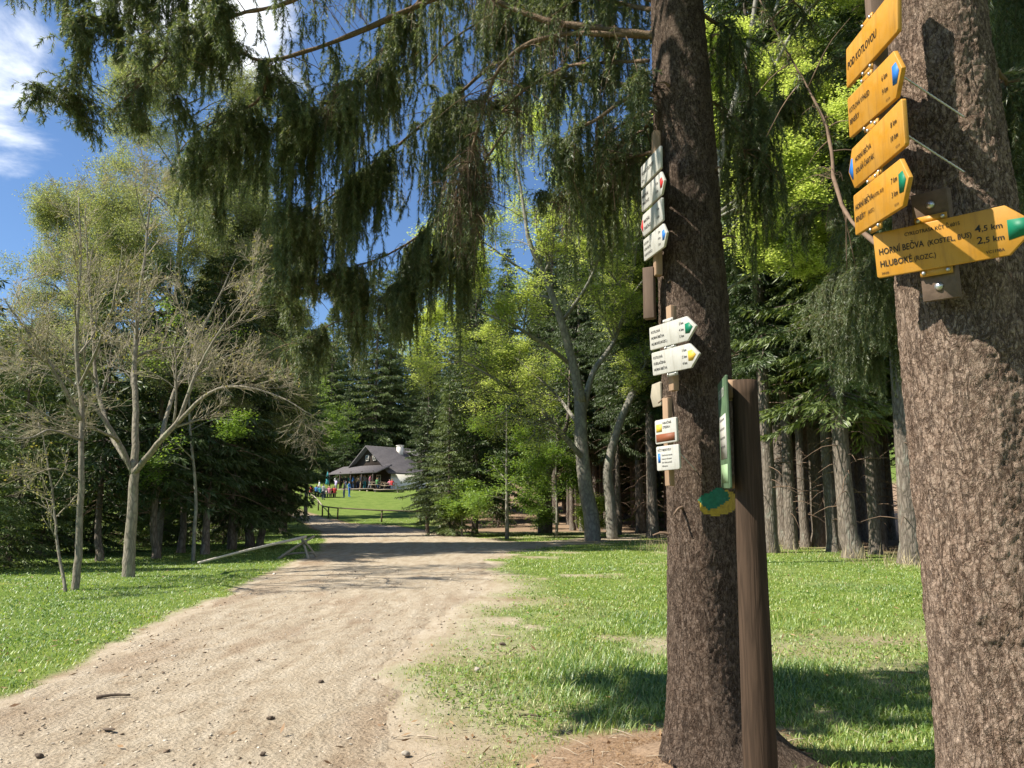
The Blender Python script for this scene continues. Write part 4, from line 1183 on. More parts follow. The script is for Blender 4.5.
# bright beech seen between the two near trunks
for (px, Y, sd_, sc, lab) in [(765, 17.5, 61, 1.0, 'bright green beech behind the info board post, its crown between the two near trunks')]:
    b = at_px(px, Y)
    mt = lambda *pts: [P(x, y, Y + dy) for x, y, dy in pts]
b = at_px(718, 22)
mt = lambda *pts: [P(x, y, 22 + dy) for x, y, dy in pts]
broadleaf(b, [
    ([b - [0, 0, 0.2], *mt((716, 450, 0), (712, 350, 0), (712, 250, 0), (722, 150, 0), (745, 60, 0), (762, -40, 0), (775, -140, 0))], 0.17, 0.05, 2.0),
    (mt((712, 255, 0), (745, 215, -0.4), (775, 195, -0.6), (800, 165, -1.0), (835, 140, -1.3)), 0.06, 0.012, 1.8),
    (mt((712, 300, 0), (750, 275, 0.3), (785, 262, 0.6), (815, 246, 1.0), (850, 236, 1.2)), 0.05, 0.012, 1.7),
    (mt((724, 150, 0), (755, 128, 0.4), (790, 110, 0.8), (825, 70, 1.3), (865, 40, 1.6)), 0.06, 0.012, 1.9),
    (mt((768, 80, 0), (795, 30, -0.8), (825, -5, -1.3), (860, -30, -1.6)), 0.06, 0.012, 1.9),
    (mt((764, 120, 0), (735, 80, 0.5), (715, 50, 0.8)), 0.05, 0.012, 1.7),
    (mt((714, 220, 0), (745, 205, -0.8), (775, 215, -1.2), (800, 225, -1.4)), 0.04, 0.012, 1.4),
    (mt((772, 20, 0), (800, -60, 1.0), (840, -100, 1.5), (880, -120, 1.8)), 0.06, 0.012, 1.9),
], 'bright green beech behind the info board post, its crown between the two near trunks', 'tree', 61, M_LEAF_BEECH, 34, 0.085, 3, M_BARK_PALE, 'beech_tree', flat=0.8, scat=0.14, kids=(6, 8), spread=0.8, up=0.0)
# ------------------------------------------------------------------ chalet, deck, fence, guests
M_TIMBER = plain('dark_timber', (0.035, 0.024, 0.018), 0.75, 0.35, 3, 0.3, stretch=(1, 1, 9))
M_SHINGLE = plain('grey_shingle_roof', (0.115, 0.105, 0.11), 0.85, 0.3, 5, 0.4)
M_PLASTER = plain('white_plaster', (0.80, 0.79, 0.77), 0.9, 0.06, 4)
M_FRAME = plain('pale_window_frame', (0.55, 0.52, 0.47), 0.6, 0.1, 5)
M_PANE = plain('dark_glass', (0.05, 0.06, 0.07), 0.1, 0.2, 3, 0.0, 0.8)
M_PLANK = plain('weathered_planks', (0.27, 0.22, 0.17), 0.85, 0.3, 4, 0.3, stretch=(1, 9, 1))
M_BRICK = plain('chimney_plaster', (0.62, 0.59, 0.55), 0.9, 0.15, 6)
M_RAIL = plain('fence_rail_wood', (0.30, 0.26, 0.20), 0.85, 0.3, 8, 0.3)
M_POSTD = plain('fence_post_wood', (0.10, 0.075, 0.055), 0.85, 0.3, 8, 0.3)

c0 = at_px(389, 97)
hz = float(H(c0[0] - 3, 97)) - 0.1
CH = thing('chalet', (c0[0], c0[1], hz), 'dark timber mountain chalet with grey roof and a white side wall across the meadow', 'house', math.atan2(-0.64, 0.77))
W_, D_, EV, AP = 8.0, 10.5, 2.55, 5.7
mb = MB()   # front gable wall
mb.add([(-W_, 0, -0.8), (0, 0, -0.8), (0, 0, EV), (-W_ / 2, 0, AP), (-W_, 0, EV), (-W_, 0.2, -0.8), (0, 0.2, -0.8), (0, 0.2, EV), (-W_ / 2, 0.2, AP), (-W_, 0.2, EV)],
       [(0, 1, 2, 3, 4), (9, 8, 7, 6, 5), (0, 5, 6, 1), (1, 6, 7, 2), (4, 9, 5, 0)])
for k in range(15): mb.box((-W_ / 2, -0.025, -0.05 + k * 0.19), (W_ - 0.02, 0.05, 0.165))
mb.build('wall', M_TIMBER, CH)
mb = MB(); mb.box((-0.12, D_ / 2 + 0.2, EV / 2 - 0.4), (0.24, D_, EV + 0.8)); o = mb.build('wall', M_PLASTER, CH); o['label'] = 'white plastered side wall'
mb = MB(); mb.box((-W_ + 0.12, D_ / 2 + 0.2, EV / 2 - 0.4), (0.24, D_, EV + 0.8)); mb.box((-W_ / 2, D_ + 0.1, EV / 2 - 0.4), (W_ - 0.5, 0.2, EV + 0.8)); mb.build('wall', M_TIMBER, CH)
mb = MB()   # main roof: two thick slopes with overhang
sl = (AP - EV) / (W_ / 2); ov = 0.55
for sg in (-1, 1):
    xe = -W_ / 2 + sg * (W_ / 2 + ov); ze = EV - ov * sl
    top = [(-W_ / 2, -0.7, AP + 0.16), (xe, -0.7, ze + 0.16), (xe, D_ + 0.7, ze + 0.16), (-W_ / 2, D_ + 0.7, AP + 0.16)]
    bot = [(a_, b_, c_ - 0.15) for a_, b_, c_ in top]
    mb.add(top + bot, [(0, 1, 2, 3), (7, 6, 5, 4), (0, 4, 5, 1), (1, 5, 6, 2), (2, 6, 7, 3)])
    for k in range(22):   # shingle courses
        f = (k + 0.5) / 22; xx = -W_ / 2 + (xe + W_ / 2) * f; zz = AP + (ze - AP) * f + 0.185
        mb.box((xx, D_ / 2, zz), (0.19, D_ + 1.38, 0.02), mat=[[math.cos(sg * math.atan(sl)), 0, math.sin(sg * math.atan(sl))], [0, 1, 0], [-math.sin(sg * math.atan(sl)), 0, math.cos(sg * math.atan(sl))]])
roof = mb.build('roof', M_SHINGLE, CH)
mb = MB(); mb.box((-W_ / 2 + 0.9, 4.4, AP - 0.5), (0.7, 0.6, 1.7)); mb.box((-W_ / 2 + 0.9, 4.4, AP + 0.4), (0.82, 0.72, 0.1)); mb.build('chimney', M_BRICK, roof)
mb = MB()   # shed dormer on the right slope
mb.add([(-W_ / 2 + 0.7, 5.6, AP - 0.2), (0.25, 5.6, EV + 1.75), (0.25, 9.4, EV + 1.75), (-W_ / 2 + 0.7, 9.4, AP - 0.2), (-W_ / 2 + 0.7, 5.6, AP - 0.38), (0.25, 5.6, EV + 1.57), (0.25, 9.4, EV + 1.57), (-W_ / 2 + 0.7, 9.4, AP - 0.38)],
       [(0, 1, 2, 3), (7, 6, 5, 4), (0, 4, 5, 1), (1, 5, 6, 2), (2, 6, 7, 3)])
mb.build('dormer_roof', M_SHINGLE, CH)
mb = MB(); mb.box((-0.75, 7.5, EV + 1.3), (1.2, 3.3, 1.1)); mb.build('dormer', M_TIMBER, CH)
mb = MB()   # porch roof across the front
mb.add([(-W_ - 1.2, -0.06, EV + 0.75), (0.5, -0.06, EV + 0.75), (0.5, -2.6, EV - 0.25), (-W_ - 1.2, -2.6, EV - 0.25), (-W_ - 1.2, -0.06, EV + 0.62), (0.5, -0.06, EV + 0.62), (0.5, -2.6, EV - 0.38), (-W_ - 1.2, -2.6, EV - 0.38)],
       [(3, 2, 1, 0), (4, 5, 6, 7), (0, 1, 5, 4), (1, 2, 6, 5), (2, 3, 7, 6), (3, 0, 4, 7)])
for k in range(9):
    f = (k + 0.5) / 9; mb.box((-W_ / 2 - 0.35, -0.06 - 2.54 * f, EV + 0.775 - 1.0 * f), (W_ + 1.66, 0.25, 0.02), mat=[[1, 0, 0], [0, math.cos(0.375), -math.sin(0.375)], [0, math.sin(0.375), math.cos(0.375)]])
mb.build('porch_roof', M_SHINGLE, CH)
mb = MB(); mb.box((-W_ / 2 - 0.4, -1.6, 0.25), (W_ + 1.6, 3.1, 0.14))
for k in range(7): mb.box((-W_ - 1.0 + k * 1.4, -3.0, -0.25), (0.18, 0.18, 0.9))
mb.build('deck', M_PLANK, CH)
for k in range(5):
    mb = MB(); mb.box((-W_ - 0.9 + k * 2.15, -2.45, 1.38), (0.16, 0.16, 2.2)); mb.build('post', M_TIMBER, CH)
for xw, zw, ww, wh in [(-2.0, 1.55, 0.75, 1.0), (-3.6, 1.55, 0.75, 1.0), (-5.4, 1.55, 0.75, 1.0), (-2.9, 4.3, 0.55, 0.7), (-4.3, 4.3, 0.55, 0.7)]:
    mb = MB()
    for dx in (-ww / 2, 0, ww / 2): mb.box((xw + dx, -0.09, zw), (0.09, 0.07, wh + 0.09))
    for dz_ in (-wh / 2, wh / 2): mb.box((xw, -0.095, zw + dz_), (ww + 0.09, 0.06, 0.09))
    fr = mb.build('window', M_FRAME, CH)
    mb = MB(); mb.box((xw, -0.06, zw), (ww, 0.03, wh)); mb.build('pane', M_PANE, fr)
mb = MB(); mb.box((-6.6, -0.08, 1.3), (0.95, 0.08, 2.0)); dr = mb.build('door', M_POSTD, CH)
mb = MB(); mb.box((-6.25, -0.14, 1.3), (0.04, 0.06, 0.12)); mb.build('handle', M_FRAME, dr)
chm = CH.matrix_world.copy() if False else Matrix.Translation(CH.location) @ Matrix.Rotation(CH.rotation_euler.z, 4, 'Z')
mb = MB(); mb.box((0, 0, 0.12), (3.4, 1.6, 0.1)); [mb.box((sx * 1.5, sy * 0.65, -0.2), (0.14, 0.14, 0.55)) for sx in (-1, 1) for sy in (-1, 1)]
q = G(389, 492); st = mb.build('platform', M_PLANK); st.location = q + [0, 0, 0.15]; st.rotation_euler = (0, 0, -0.3)
tag(st, 'low wooden platform on the meadow before the white wall', 'platform')

# picnic tables
M_TBL = plain('table_wood', (0.40, 0.32, 0.23), 0.8, 0.2, 6, 0.2)


def picnic_table(loc, rz, label):
    t = thing('picnic_table', loc, label, 'table', rz, 'picnic tables outside the chalet')
    mb = MB(); [mb.box((0, -0.3 + k * 0.15, 0.74), (1.8, 0.14, 0.04)) for k in range(5)]; mb.build('tabletop', M_TBL, t)
    for sy in (-1, 1):
        mb = MB(); mb.box((0, sy * 0.66, 0.44), (1.8, 0.24, 0.04)); mb.build('bench', M_TBL, t)
    for sx in (-1, 1):
        mb = MB()
        mb.tube([(sx * 0.65, -0.62, 0), (sx * 0.65, -0.2, 0.72)], 0.045, 4); mb.tube([(sx * 0.65, 0.62, 0), (sx * 0.65, 0.2, 0.72)], 0.045, 4)
        mb.box((sx * 0.65, 0, 0.40), (0.06, 1.4, 0.08)); mb.build('leg', M_TBL, t)
    return t


deck_z = hz + 0.32


def on_deck(px, f):
    """a place on the deck in this picture column, f metres before the wall"""
    for s_ in np.linspace(-W_ - 1.2, 0.5, 300):
        w_ = chm @ Vector((s_, -f, 0.32)); x_ = 512 + F * w_.x / (w_.y * CP + (w_.z - 1.6) * SP)
        if x_ >= px: return np.array(w_)
    return np.array(w_)


tA = picnic_table(G(328, 497.5), 0.3, 'picnic table at the left end of the meadow among seated guests')
tB = picnic_table(on_deck(378, 2.3), -0.4, 'picnic table on the deck nearest the white wall')
tC = picnic_table(G(314, 496.5), 0.1, 'picnic table half hidden by the fence on the far left')
tD = picnic_table(st.location + Vector((0.2, 0, 0.17)), -0.3, 'picnic table standing on the low platform')

# guests
SKIN = plain('skin', (0.48, 0.30, 0.21), 0.6, 0.05)
HAIRS = [plain('dark_hair', (0.03, 0.02, 0.015)), plain('fair_hair', (0.30, 0.19, 0.08)), plain('grey_hair', (0.32, 0.31, 0.30))]
CLOTH = {k: plain(k + '_cloth', v, 0.85, 0.12, 9) for k, v in dict(pink=(0.62, 0.22, 0.30), red=(0.50, 0.05, 0.05), black=(0.02, 0.02, 0.022), blue=(0.05, 0.17, 0.45), teal=(0.04, 0.25, 0.28), white=(0.78, 0.78, 0.76), grey=(0.25, 0.25, 0.27), tan=(0.45, 0.34, 0.22), navy=(0.02, 0.03, 0.08), green=(0.08, 0.2, 0.07), lilac=(0.45, 0.38, 0.60), jeans=(0.07, 0.11, 0.2)).items()}


def body_mesh(kind):
    """one continuous skinned figure, standing or seated, with fingers closed"""
    if kind == 'stand':
        J = {'pel': (0, 0, .93), 'che': (0, 0.0, 1.28), 'nec': (0, 0, 1.49), 'hed': (0, -.02, 1.58), 'top': (0, -.01, 1.72),
             'hl': (.09, 0, .90), 'kl': (.11, -.02, .49), 'al': (.11, .02, .08), 'tl': (.13, -.15, .04), 'hr': (-.09, 0, .90), 'kr': (-.10, -.05, .49), 'ar': (-.12, .0, .08), 'tr': (-.14, -.17, .04),
             'sl': (.18, 0, 1.42), 'el': (.25, .03, 1.13), 'wl': (.22, -.10, .90), 'fl': (.21, -.15, .81), 'sr': (-.18, 0, 1.42), 'er': (-.26, .02, 1.14), 'wr': (-.20, -.18, 1.00), 'fr': (-.17, -.26, .98)}
    elif kind == 'reach':
        J = {'pel': (0, 0, .93), 'che': (0, -.03, 1.27), 'nec': (0, -.06, 1.47), 'hed': (0, -.09, 1.56), 'top': (0, -.09, 1.70),
             'hl': (.09, 0, .90), 'kl': (.10, -.12, .50), 'al': (.11, -.14, .08), 'tl': (.12, -.30, .04), 'hr': (-.09, 0, .90), 'kr': (-.10, .05, .49), 'ar': (-.11, .20, .10), 'tr': (-.12, .06, .04),
             'sl': (.18, -.03, 1.40), 'el': (.24, -.18, 1.18), 'wl': (.16, -.40, 1.18), 'fl': (.13, -.49, 1.18), 'sr': (-.18, -.03, 1.40), 'er': (-.25, .10, 1.14), 'wr': (-.23, .02, .90), 'fr': (-.22, -.02, .81)}
    else:
        J = {'pel': (0, 0, .50), 'che': (0, -.05, .86), 'nec': (0, -.09, 1.06), 'hed': (0, -.12, 1.15), 'top': (0, -.12, 1.29),
             'hl': (.10, -.03, .50), 'kl': (.14, -.45, .50), 'al': (.13, -.42, .08), 'tl': (.14, -.58, .04), 'hr': (-.10, -.03, .50), 'kr': (-.13, -.45, .50), 'ar': (-.12, -.35, .08), 'tr': (-.13, -.51, .04),
             'sl': (.18, -.06, .99), 'el': (.23, -.22, .78), 'wl': (.14, -.42, .78), 'fl': (.10, -.50, .78), 'sr': (-.18, -.06, .99), 'er': (-.23, -.20, .77), 'wr': (-.16, -.41, .79), 'fr': (-.12, -.49, .79)}
    rad = dict(pel=.145, che=.15, nec=.055, hed=.095, top=.07, hl=.095, kl=.062, al=.045, tl=.035, hr=.095, kr=.062, ar=.045, tr=.035, sl=.062, el=.045, wl=.033, fl=.030, sr=.062, er=.045, wr=.033, fr=.030)
    ed = [('pel', 'che'), ('che', 'nec'), ('nec', 'hed'), ('hed', 'top'), ('pel', 'hl'), ('hl', 'kl'), ('kl', 'al'), ('al', 'tl'), ('pel', 'hr'), ('hr', 'kr'), ('kr', 'ar'), ('ar', 'tr'), ('che', 'sl'), ('sl', 'el'), ('el', 'wl'), ('wl', 'fl'), ('che', 'sr'), ('sr', 'er'), ('er', 'wr'), ('wr', 'fr')]
    names = list(J); me = bpy.data.meshes.new('body_rig')
    me.from_pydata([J[k] for k in names], [(names.index(a_), names.index(b_)) for a_, b_ in ed], [])
    o = bpy.data.objects.new('body_rig', me); COL.objects.link(o)
    o.modifiers.new('skin', 'SKIN')
    for k, v in zip(names, me.skin_vertices[0].data): v.radius = (rad[k], rad[k] * (0.72 if k in ('pel', 'che') else 1.0)); v.use_root = (k == 'pel')
    ss = o.modifiers.new('sub', 'SUBSURF'); ss.levels = 1; ss.render_levels = 1
    dg = bpy.context.evaluated_depsgraph_get(); dg.update()
    out = bpy.data.meshes.new_from_object(o.evaluated_get(dg))
    bpy.data.objects.remove(o); bpy.data.meshes.remove(me)
    out.name = 'person'
    out.materials.clear()
    for k in range(4): out.materials.append(SKIN)
    zn, zt, zp = J['nec'][2], J['top'][2], J['pel'][2]
    for p_ in out.polygons:
        c_ = p_.center; p_.use_smooth = True
        dw = min((c_ - Vector(J[k])).length for k in ('wl', 'fl', 'wr', 'fr'))
        if c_.z > zn + .02: p_.material_index = 3 if (c_.z > zt - .07 or c_.y > J['hed'][1] + .035) else 0
        elif dw < .075 and abs(c_.x) > .07: p_.material_index = 0
        elif c_.z > zp + .02 or (kind != 'sit' and abs(c_.x) > .19): p_.material_index = 1
        else: p_.material_index = 2
    return out


BODY = {k: body_mesh(k) for k in ('stand', 'reach', 'sit')}


def person(kind, loc, rz, shirt, trousers, hair, label):
    o = bpy.data.objects.new('person', BODY[kind]); COL.objects.link(o)
    o.location = [float(q_) for q_ in loc]; o.rotation_euler = (0, 0, rz)
    for k, m_ in ((1, CLOTH[shirt]), (2, CLOTH[trousers]), (3, HAIRS[hair])):
        o.material_slots[k].link = 'OBJECT'; o.material_slots[k].material = m_
    return tag(o, label, 'person', 'guests outside the chalet')


for k, (kd, px, f, rz, sh, tro, hr, lab) in enumerate([
    ('stand', 336, 2.2, 0.4, 'white', 'grey', 1, 'person in a white top standing at the left end of the deck'),
    ('stand', 341, 1.4, 1.0, 'navy', 'black', 0, 'person in navy top and black trousers standing under the porch'),
    ('stand', 345.5, 2.0, -0.6, 'black', 'jeans', 0, 'person in black top and jeans standing on the deck'),
    ('stand', 349.5, 1.2, 0.2, 'teal', 'navy', 2, 'person in a teal top standing on the deck by the wall'),
    ('reach', 352.5, 2.1, 2.0, 'blue', 'jeans', 0, 'person in blue top and jeans reaching out on the deck'),
    ('stand', 357.5, 1.5, 3.0, 'tan', 'navy', 1, 'person in a tan top with fair hair standing on the deck'),
    ('reach', 361.0, 2.2, -1.2, 'navy', 'tan', 0, 'person in navy top and tan trousers reaching out on the deck'),
    ('stand', 364.5, 1.8, 0.5, 'grey', 'teal', 2, 'person in grey top and teal trousers standing on the deck'),
    ('reach', 369.5, 2.3, 1.8, 'pink', 'grey', 1, 'person in pink top and grey trousers reaching out on the deck'),
]): person(kd, on_deck(px, f), rz, sh, tro, hr, lab)
for k, (par, dx, dy, sh, tro, hr, lab) in enumerate([
    (tA, -0.5, -0.60, 'lilac', 'navy', 0, 'person in a lilac top seated at the meadow picnic table'),
    (tA, 0.1, -0.60, 'pink', 'jeans', 1, 'person in pink top and jeans seated at the meadow picnic table'),
    (tA, 0.65, -0.60, 'red', 'black', 0, 'person in a red top seated at the meadow picnic table'),
    (tA, 0.5, 0.60, 'black', 'black', 0, 'person all in black seated at the meadow picnic table'),
    (tA, -0.4, 0.60, 'white', 'jeans', 2, 'person in white top and jeans seated at the meadow picnic table'),
    (tC, 0.3, -0.60, 'blue', 'navy', 0, 'person in blue top seated at the far left picnic table'),
    (tC, -0.4, 0.60, 'grey', 'black', 0, 'person in grey top seated at the far left picnic table'),
    (tB, 0.2, -0.60, 'green', 'jeans', 1, 'person in green top seated at the deck table'),
    (tD, 0.4, -0.60, 'red', 'jeans', 1, 'person in red top and jeans seated on the low platform'),
    (tD, -0.4, 0.60, 'pink', 'navy', 0, 'person in pink top and navy trousers seated on the low platform'),
]):
    c_, s_ = math.cos(par.rotation_euler.z), math.sin(par.rotation_euler.z)
    person('sit', (par.location.x + dx * c_ - dy * s_, par.location.y + dx * s_ + dy * c_, par.location.z - 0.02), par.rotation_euler.z + (math.pi if dy < 0 else 0), sh, tro, hr, lab)
for k, (par, dx, dy, sh, tro, hr, lab) in enumerate([
    (tA, -0.9, -0.60, 'teal', 'black', 2, 'person in a teal top seated at the end of the meadow table'),
    (tA, 0.05, 0.60, 'navy', 'tan', 1, 'person in navy top and tan trousers seated at the meadow table'),
    (tC, -0.3, -0.60, 'red', 'jeans', 2, 'person in a red top seated at the far left picnic table'),
    (tC, 0.3, 0.60, 'tan', 'navy', 1, 'person in a tan top seated at the far left picnic table'),
]):
    c_, s_ = math.cos(par.rotation_euler.z), math.sin(par.rotation_euler.z)
    person('sit', (par.location.x + dx * c_ - dy * s_, par.location.y + dx * s_ + dy * c_, par.location.z - 0.02), par.rotation_euler.z + (math.pi if dy < 0 else 0), sh, tro, hr, lab)
for px_, py_, kd_, sh_, tro_, lab_ in [(319, 495, 'stand', 'white', 'jeans', 'person in white top and jeans standing between the two meadow tables'), (335.5, 493, 'reach', 'lilac', 'grey', 'person in a lilac top standing behind the meadow table'), (323, 500, 'stand', 'grey', 'navy', 'person in a grey top standing beside the parasol')]:
    person(kd_, G(px_, py_), px_, sh_, tro_, 0, lab_)
q = G(349, 497); person('stand', q, 1.2, 'blue', 'blue', 0, 'person dressed in blue standing alone on the meadow beside the table')
q = G(344, 498); person('stand', q, -1.0, 'black', 'navy', 0, 'person in a black top standing at the end of the meadow table')
# closed parasol
q = G(327, 492); t = thing('parasol', q, 'closed teal parasol beside the guests on the left', 'parasol')
mb = MB(); mb.tube([(0, 0, 0), (0, 0, 2.5)], 0.03, 6); mb.build('pole', M_POSTD, t)
mb = MB(); mb.tube([(0, 0, 0.9), (0, 0, 1.2), (0, 0, 2.0), (0, 0, 2.45)], [0.24, 0.20, 0.13, 0.03], 10); mb.build('canopy', CLOTH['teal'], t)
mb = MB(); mb.box((0, 0, 0.05), (0.5, 0.5, 0.1)); mb.build('base', M_BRICK, t)

# the pole fence round the meadow
fp = [G(x, y) for x, y in [(420, 523), (381.4, 522), (337.4, 519.2), (328.2, 518), (322.4, 516.8), (318.5, 510.5), (313, 504.5), (307, 500.5), (301, 498)]]
t = thing('meadow_fence', fp[3], 'low pole fence with a single rail around the chalet meadow', 'fence'); off = np.array(t.location)
for k, p_ in enumerate(fp):
    mb = MB(); ln_ = np.array([random.uniform(-.06, .06), random.uniform(-.03, .03), 0]); mb.tube([p_ - off - [0, 0, 0.2], p_ - off + ln_ + [0, 0, 0.92]], [0.065, 0.055], 8); mb.build('post', M_POSTD, t)
for p_, q_ in zip(fp[:-1], fp[1:]):
    mb = MB(); e_ = (q_ - p_) * 0.03
    mb.tube(np.linspace(p_ - e_ - off + [0, 0, 0.86], q_ + e_ - off + [0, 0, 0.88], 5) + np.array([0, -0.09, 0]), [0.05, 0.052, 0.05, 0.048, 0.045], 8); mb.build('rail', M_RAIL if len([o_ for o_ in t.children if o_.name.startswith('rail')]) > 3 else M_POSTD, t)

# the barrier pole and its trestle on the left verge
M_PALEWOOD = plain('peeled_pale_pole', (0.52, 0.47, 0.40), 0.8, 0.2, 10, 0.2)
qa, qb = G(198, 565), G(299, 558)
tr_ = thing('trestle', qb, 'crossed stick trestle holding the end of the white barrier pole', 'trestle')
for a_, b_, r1 in [((-0.62, -0.25, -0.05), (0.42, 0.15, 0.66), 0.045), ((0.38, -0.28, -0.05), (-0.02, 0.22, 0.62), 0.045), ((0.50, 0.32, -0.05), (0.10, -0.12, 0.60), 0.04), ((-0.55, 0.05, 0.08), (0.48, 0.0, 0.16), 0.035)]:
    mb = MB(); mb.tube(smooth_path([a_, (np.array(a_) + b_) / 2 + [0, 0, 0.03], b_], 6), np.linspace(r1, r1 * 0.75, 6), 8); mb.build('leg', M_RAIL, tr_)
mb = MB(); e0, e1 = qa + [0, 0, 0.06], qb + [0.18, 0.05, 0.64]
mb.tube(smooth_path([e0, e0 * 0.5 + e1 * 0.5 + [0, 0, 0.02], e1], 10) - qa, np.linspace(0.030, 0.046, 10), 10)
bp_ = mb.build('barrier_pole', M_PALEWOOD, smooth=True); bp_.location = qa
tag(bp_, 'long peeled white pole lying on the grass with one end on the trestle', 'pole')

# ------------------------------------------------------------------ signs
def weathered(name, color, grime, fade):
    """outdoor sign paint: faded clouds, run-down streaks and specks of dirt"""
    m, n, l = mat_base(name)
    v = objvec(n, l); vs = objvec(n, l, (38, 5, 5))
    cl = tex(n, l, v, 7, 6, 0.65); st = tex(n, l, vs, 1.0, 5, 0.65); sp = tex(n, l, v, 90, 5, 0.75)
    c = mixc(n, l, ramp(n, l, cl, [(0.38, (0, 0, 0)), (0.70, (0.75, 0.75, 0.75))]), color, fade)
    c = mixc(n, l, ramp(n, l, st, [(0.50, (0, 0, 0)), (0.74, (0.55, 0.55, 0.55))]), c, grime)
    c = mixc(n, l, ramp(n, l, sp, [(0.62, (0, 0, 0)), (0.72, (0.7, 0.7, 0.7))]), c, grime)
    finish(n, l, c, ramp(n, l, cl, [(0.3, (0.38, 0.38, 0.38)), (0.7, (0.7, 0.7, 0.7))]), cl, 0.05, 0.01, 0.35)
    return m


M_YEL = weathered('yellow_sign_paint', (0.48, 0.220, 0.019), (0.21, 0.10, 0.025), (0.50, 0.28, 0.065))
M_WHT = weathered('white_sign_paint', (0.47, 0.46, 0.43), (0.22, 0.20, 0.16), (0.38, 0.37, 0.33))
M_BLK = plain('black_lettering', (0.015, 0.013, 0.012), 0.6, 0.0)
M_GRN = plain('green_mark', (0.005, 0.16, 0.085), 0.5, 0.06)
M_BLU = plain('blue_mark', (0.03, 0.17, 0.55), 0.5, 0.06)
M_RED = plain('red_mark', (0.62, 0.03, 0.03), 0.5, 0.06)
M_YMK = plain('yellow_mark', (0.70, 0.45, 0.06), 0.5, 0.06)
M_BRN = plain('brown_band', (0.22, 0.07, 0.03), 0.6, 0.2)
M_STEEL = plain('zinc_screw', (0.55, 0.55, 0.55), 0.35, 0.1, 20, 0.1, 0.5, 0.85)
M_BATT = plain('batten_wood', (0.30, 0.20, 0.13), 0.85, 0.3, 9, 0.25, stretch=(3, 3, 0.5))
M_BATTD = plain('dark_batten_wood', (0.125, 0.085, 0.062), 0.85, 0.3, 9, 0.25, stretch=(3, 3, 0.5))
M_GREENBOARD = plain('green_board_face', (0.085, 0.14, 0.075), 0.6, 0.45, 6)


def frame_mat(C, yaw, pit, tilt, lc):
    Rm = Matrix.Rotation(R(yaw), 3, 'Z') @ Matrix.Rotation(R(pit), 3, 'X') @ Matrix.Rotation(R(tilt), 3, 'Y')
    U = Rm @ Vector((1, 0, 0)); V = Rm @ Vector((0, 0, 1)); N = U.cross(V)
    o = Vector(C) - U * lc[0] - V * lc[1]
    return Matrix(((U.x, V.x, N.x, o.x), (U.y, V.y, N.y, o.y), (U.z, V.z, N.z, o.z), (0, 0, 0, 1)))


def prism(mb, poly, n0, n1, mi=0):
    k = len(poly); v = [(x, y, n0) for x, y in poly] + [(x, y, n1) for x, y in poly]
    mb.add(v, [tuple(range(k - 1, -1, -1)), tuple(range(k, 2 * k))] + [(i, (i + 1) % k, k + (i + 1) % k, k + i) for i in range(k)], mi)


def lettering(lines, parent, z=0.0045, mat=None):
    """lines: (text, u, v, size, align, width); a width under 0.7 is the length of the line in metres"""
    mb = MB()
    for txt, u, v, size, al, sq in lines:
        cu = bpy.data.curves.new('text', 'FONT'); cu.body = txt; cu.size = size; cu.align_x = al; cu.resolution_u = 2; cu.offset = size * 0.012
        ob = bpy.data.objects.new('text', cu); COL.objects.link(ob)
        dg = bpy.context.evaluated_depsgraph_get(); dg.update()
        me = bpy.data.meshes.new_from_object(ob.evaluated_get(dg))
        vs = np.array([tuple(q_.co) for q_ in me.vertices]).reshape(-1, 3)
        if len(vs):
            k_ = sq if sq >= 0.7 else sq / max(1e-4, vs[:, 0].max() - min(0, vs[:, 0].min()))
            vs = vs * [k_, 1, 1] + [u, v, z]
            mb.add(vs, [tuple(p_.vertices) for p_ in me.polygons])
        bpy.data.objects.remove(ob); bpy.data.curves.remove(cu); bpy.data.meshes.remove(me)
    return mb.build('lettering', mat or M_BLK, parent)


def outline(L, Hh, tip=None, tl=0.075, c=0.006):
    if tip == 'r': return [(c, 0), (L, 0), (L + tl, Hh * 0.5), (L, Hh), (c, Hh), (0, Hh - c), (0, c)]
    if tip == 'l': return [(0, 0), (L - c, 0), (L, c), (L, Hh - c), (L - c, Hh), (0, Hh), (-tl, Hh * 0.5)]
    return [(c, 0), (L - c, 0), (L, c), (L, Hh - c), (L - c, Hh), (c, Hh), (0, Hh - c), (0, c)]


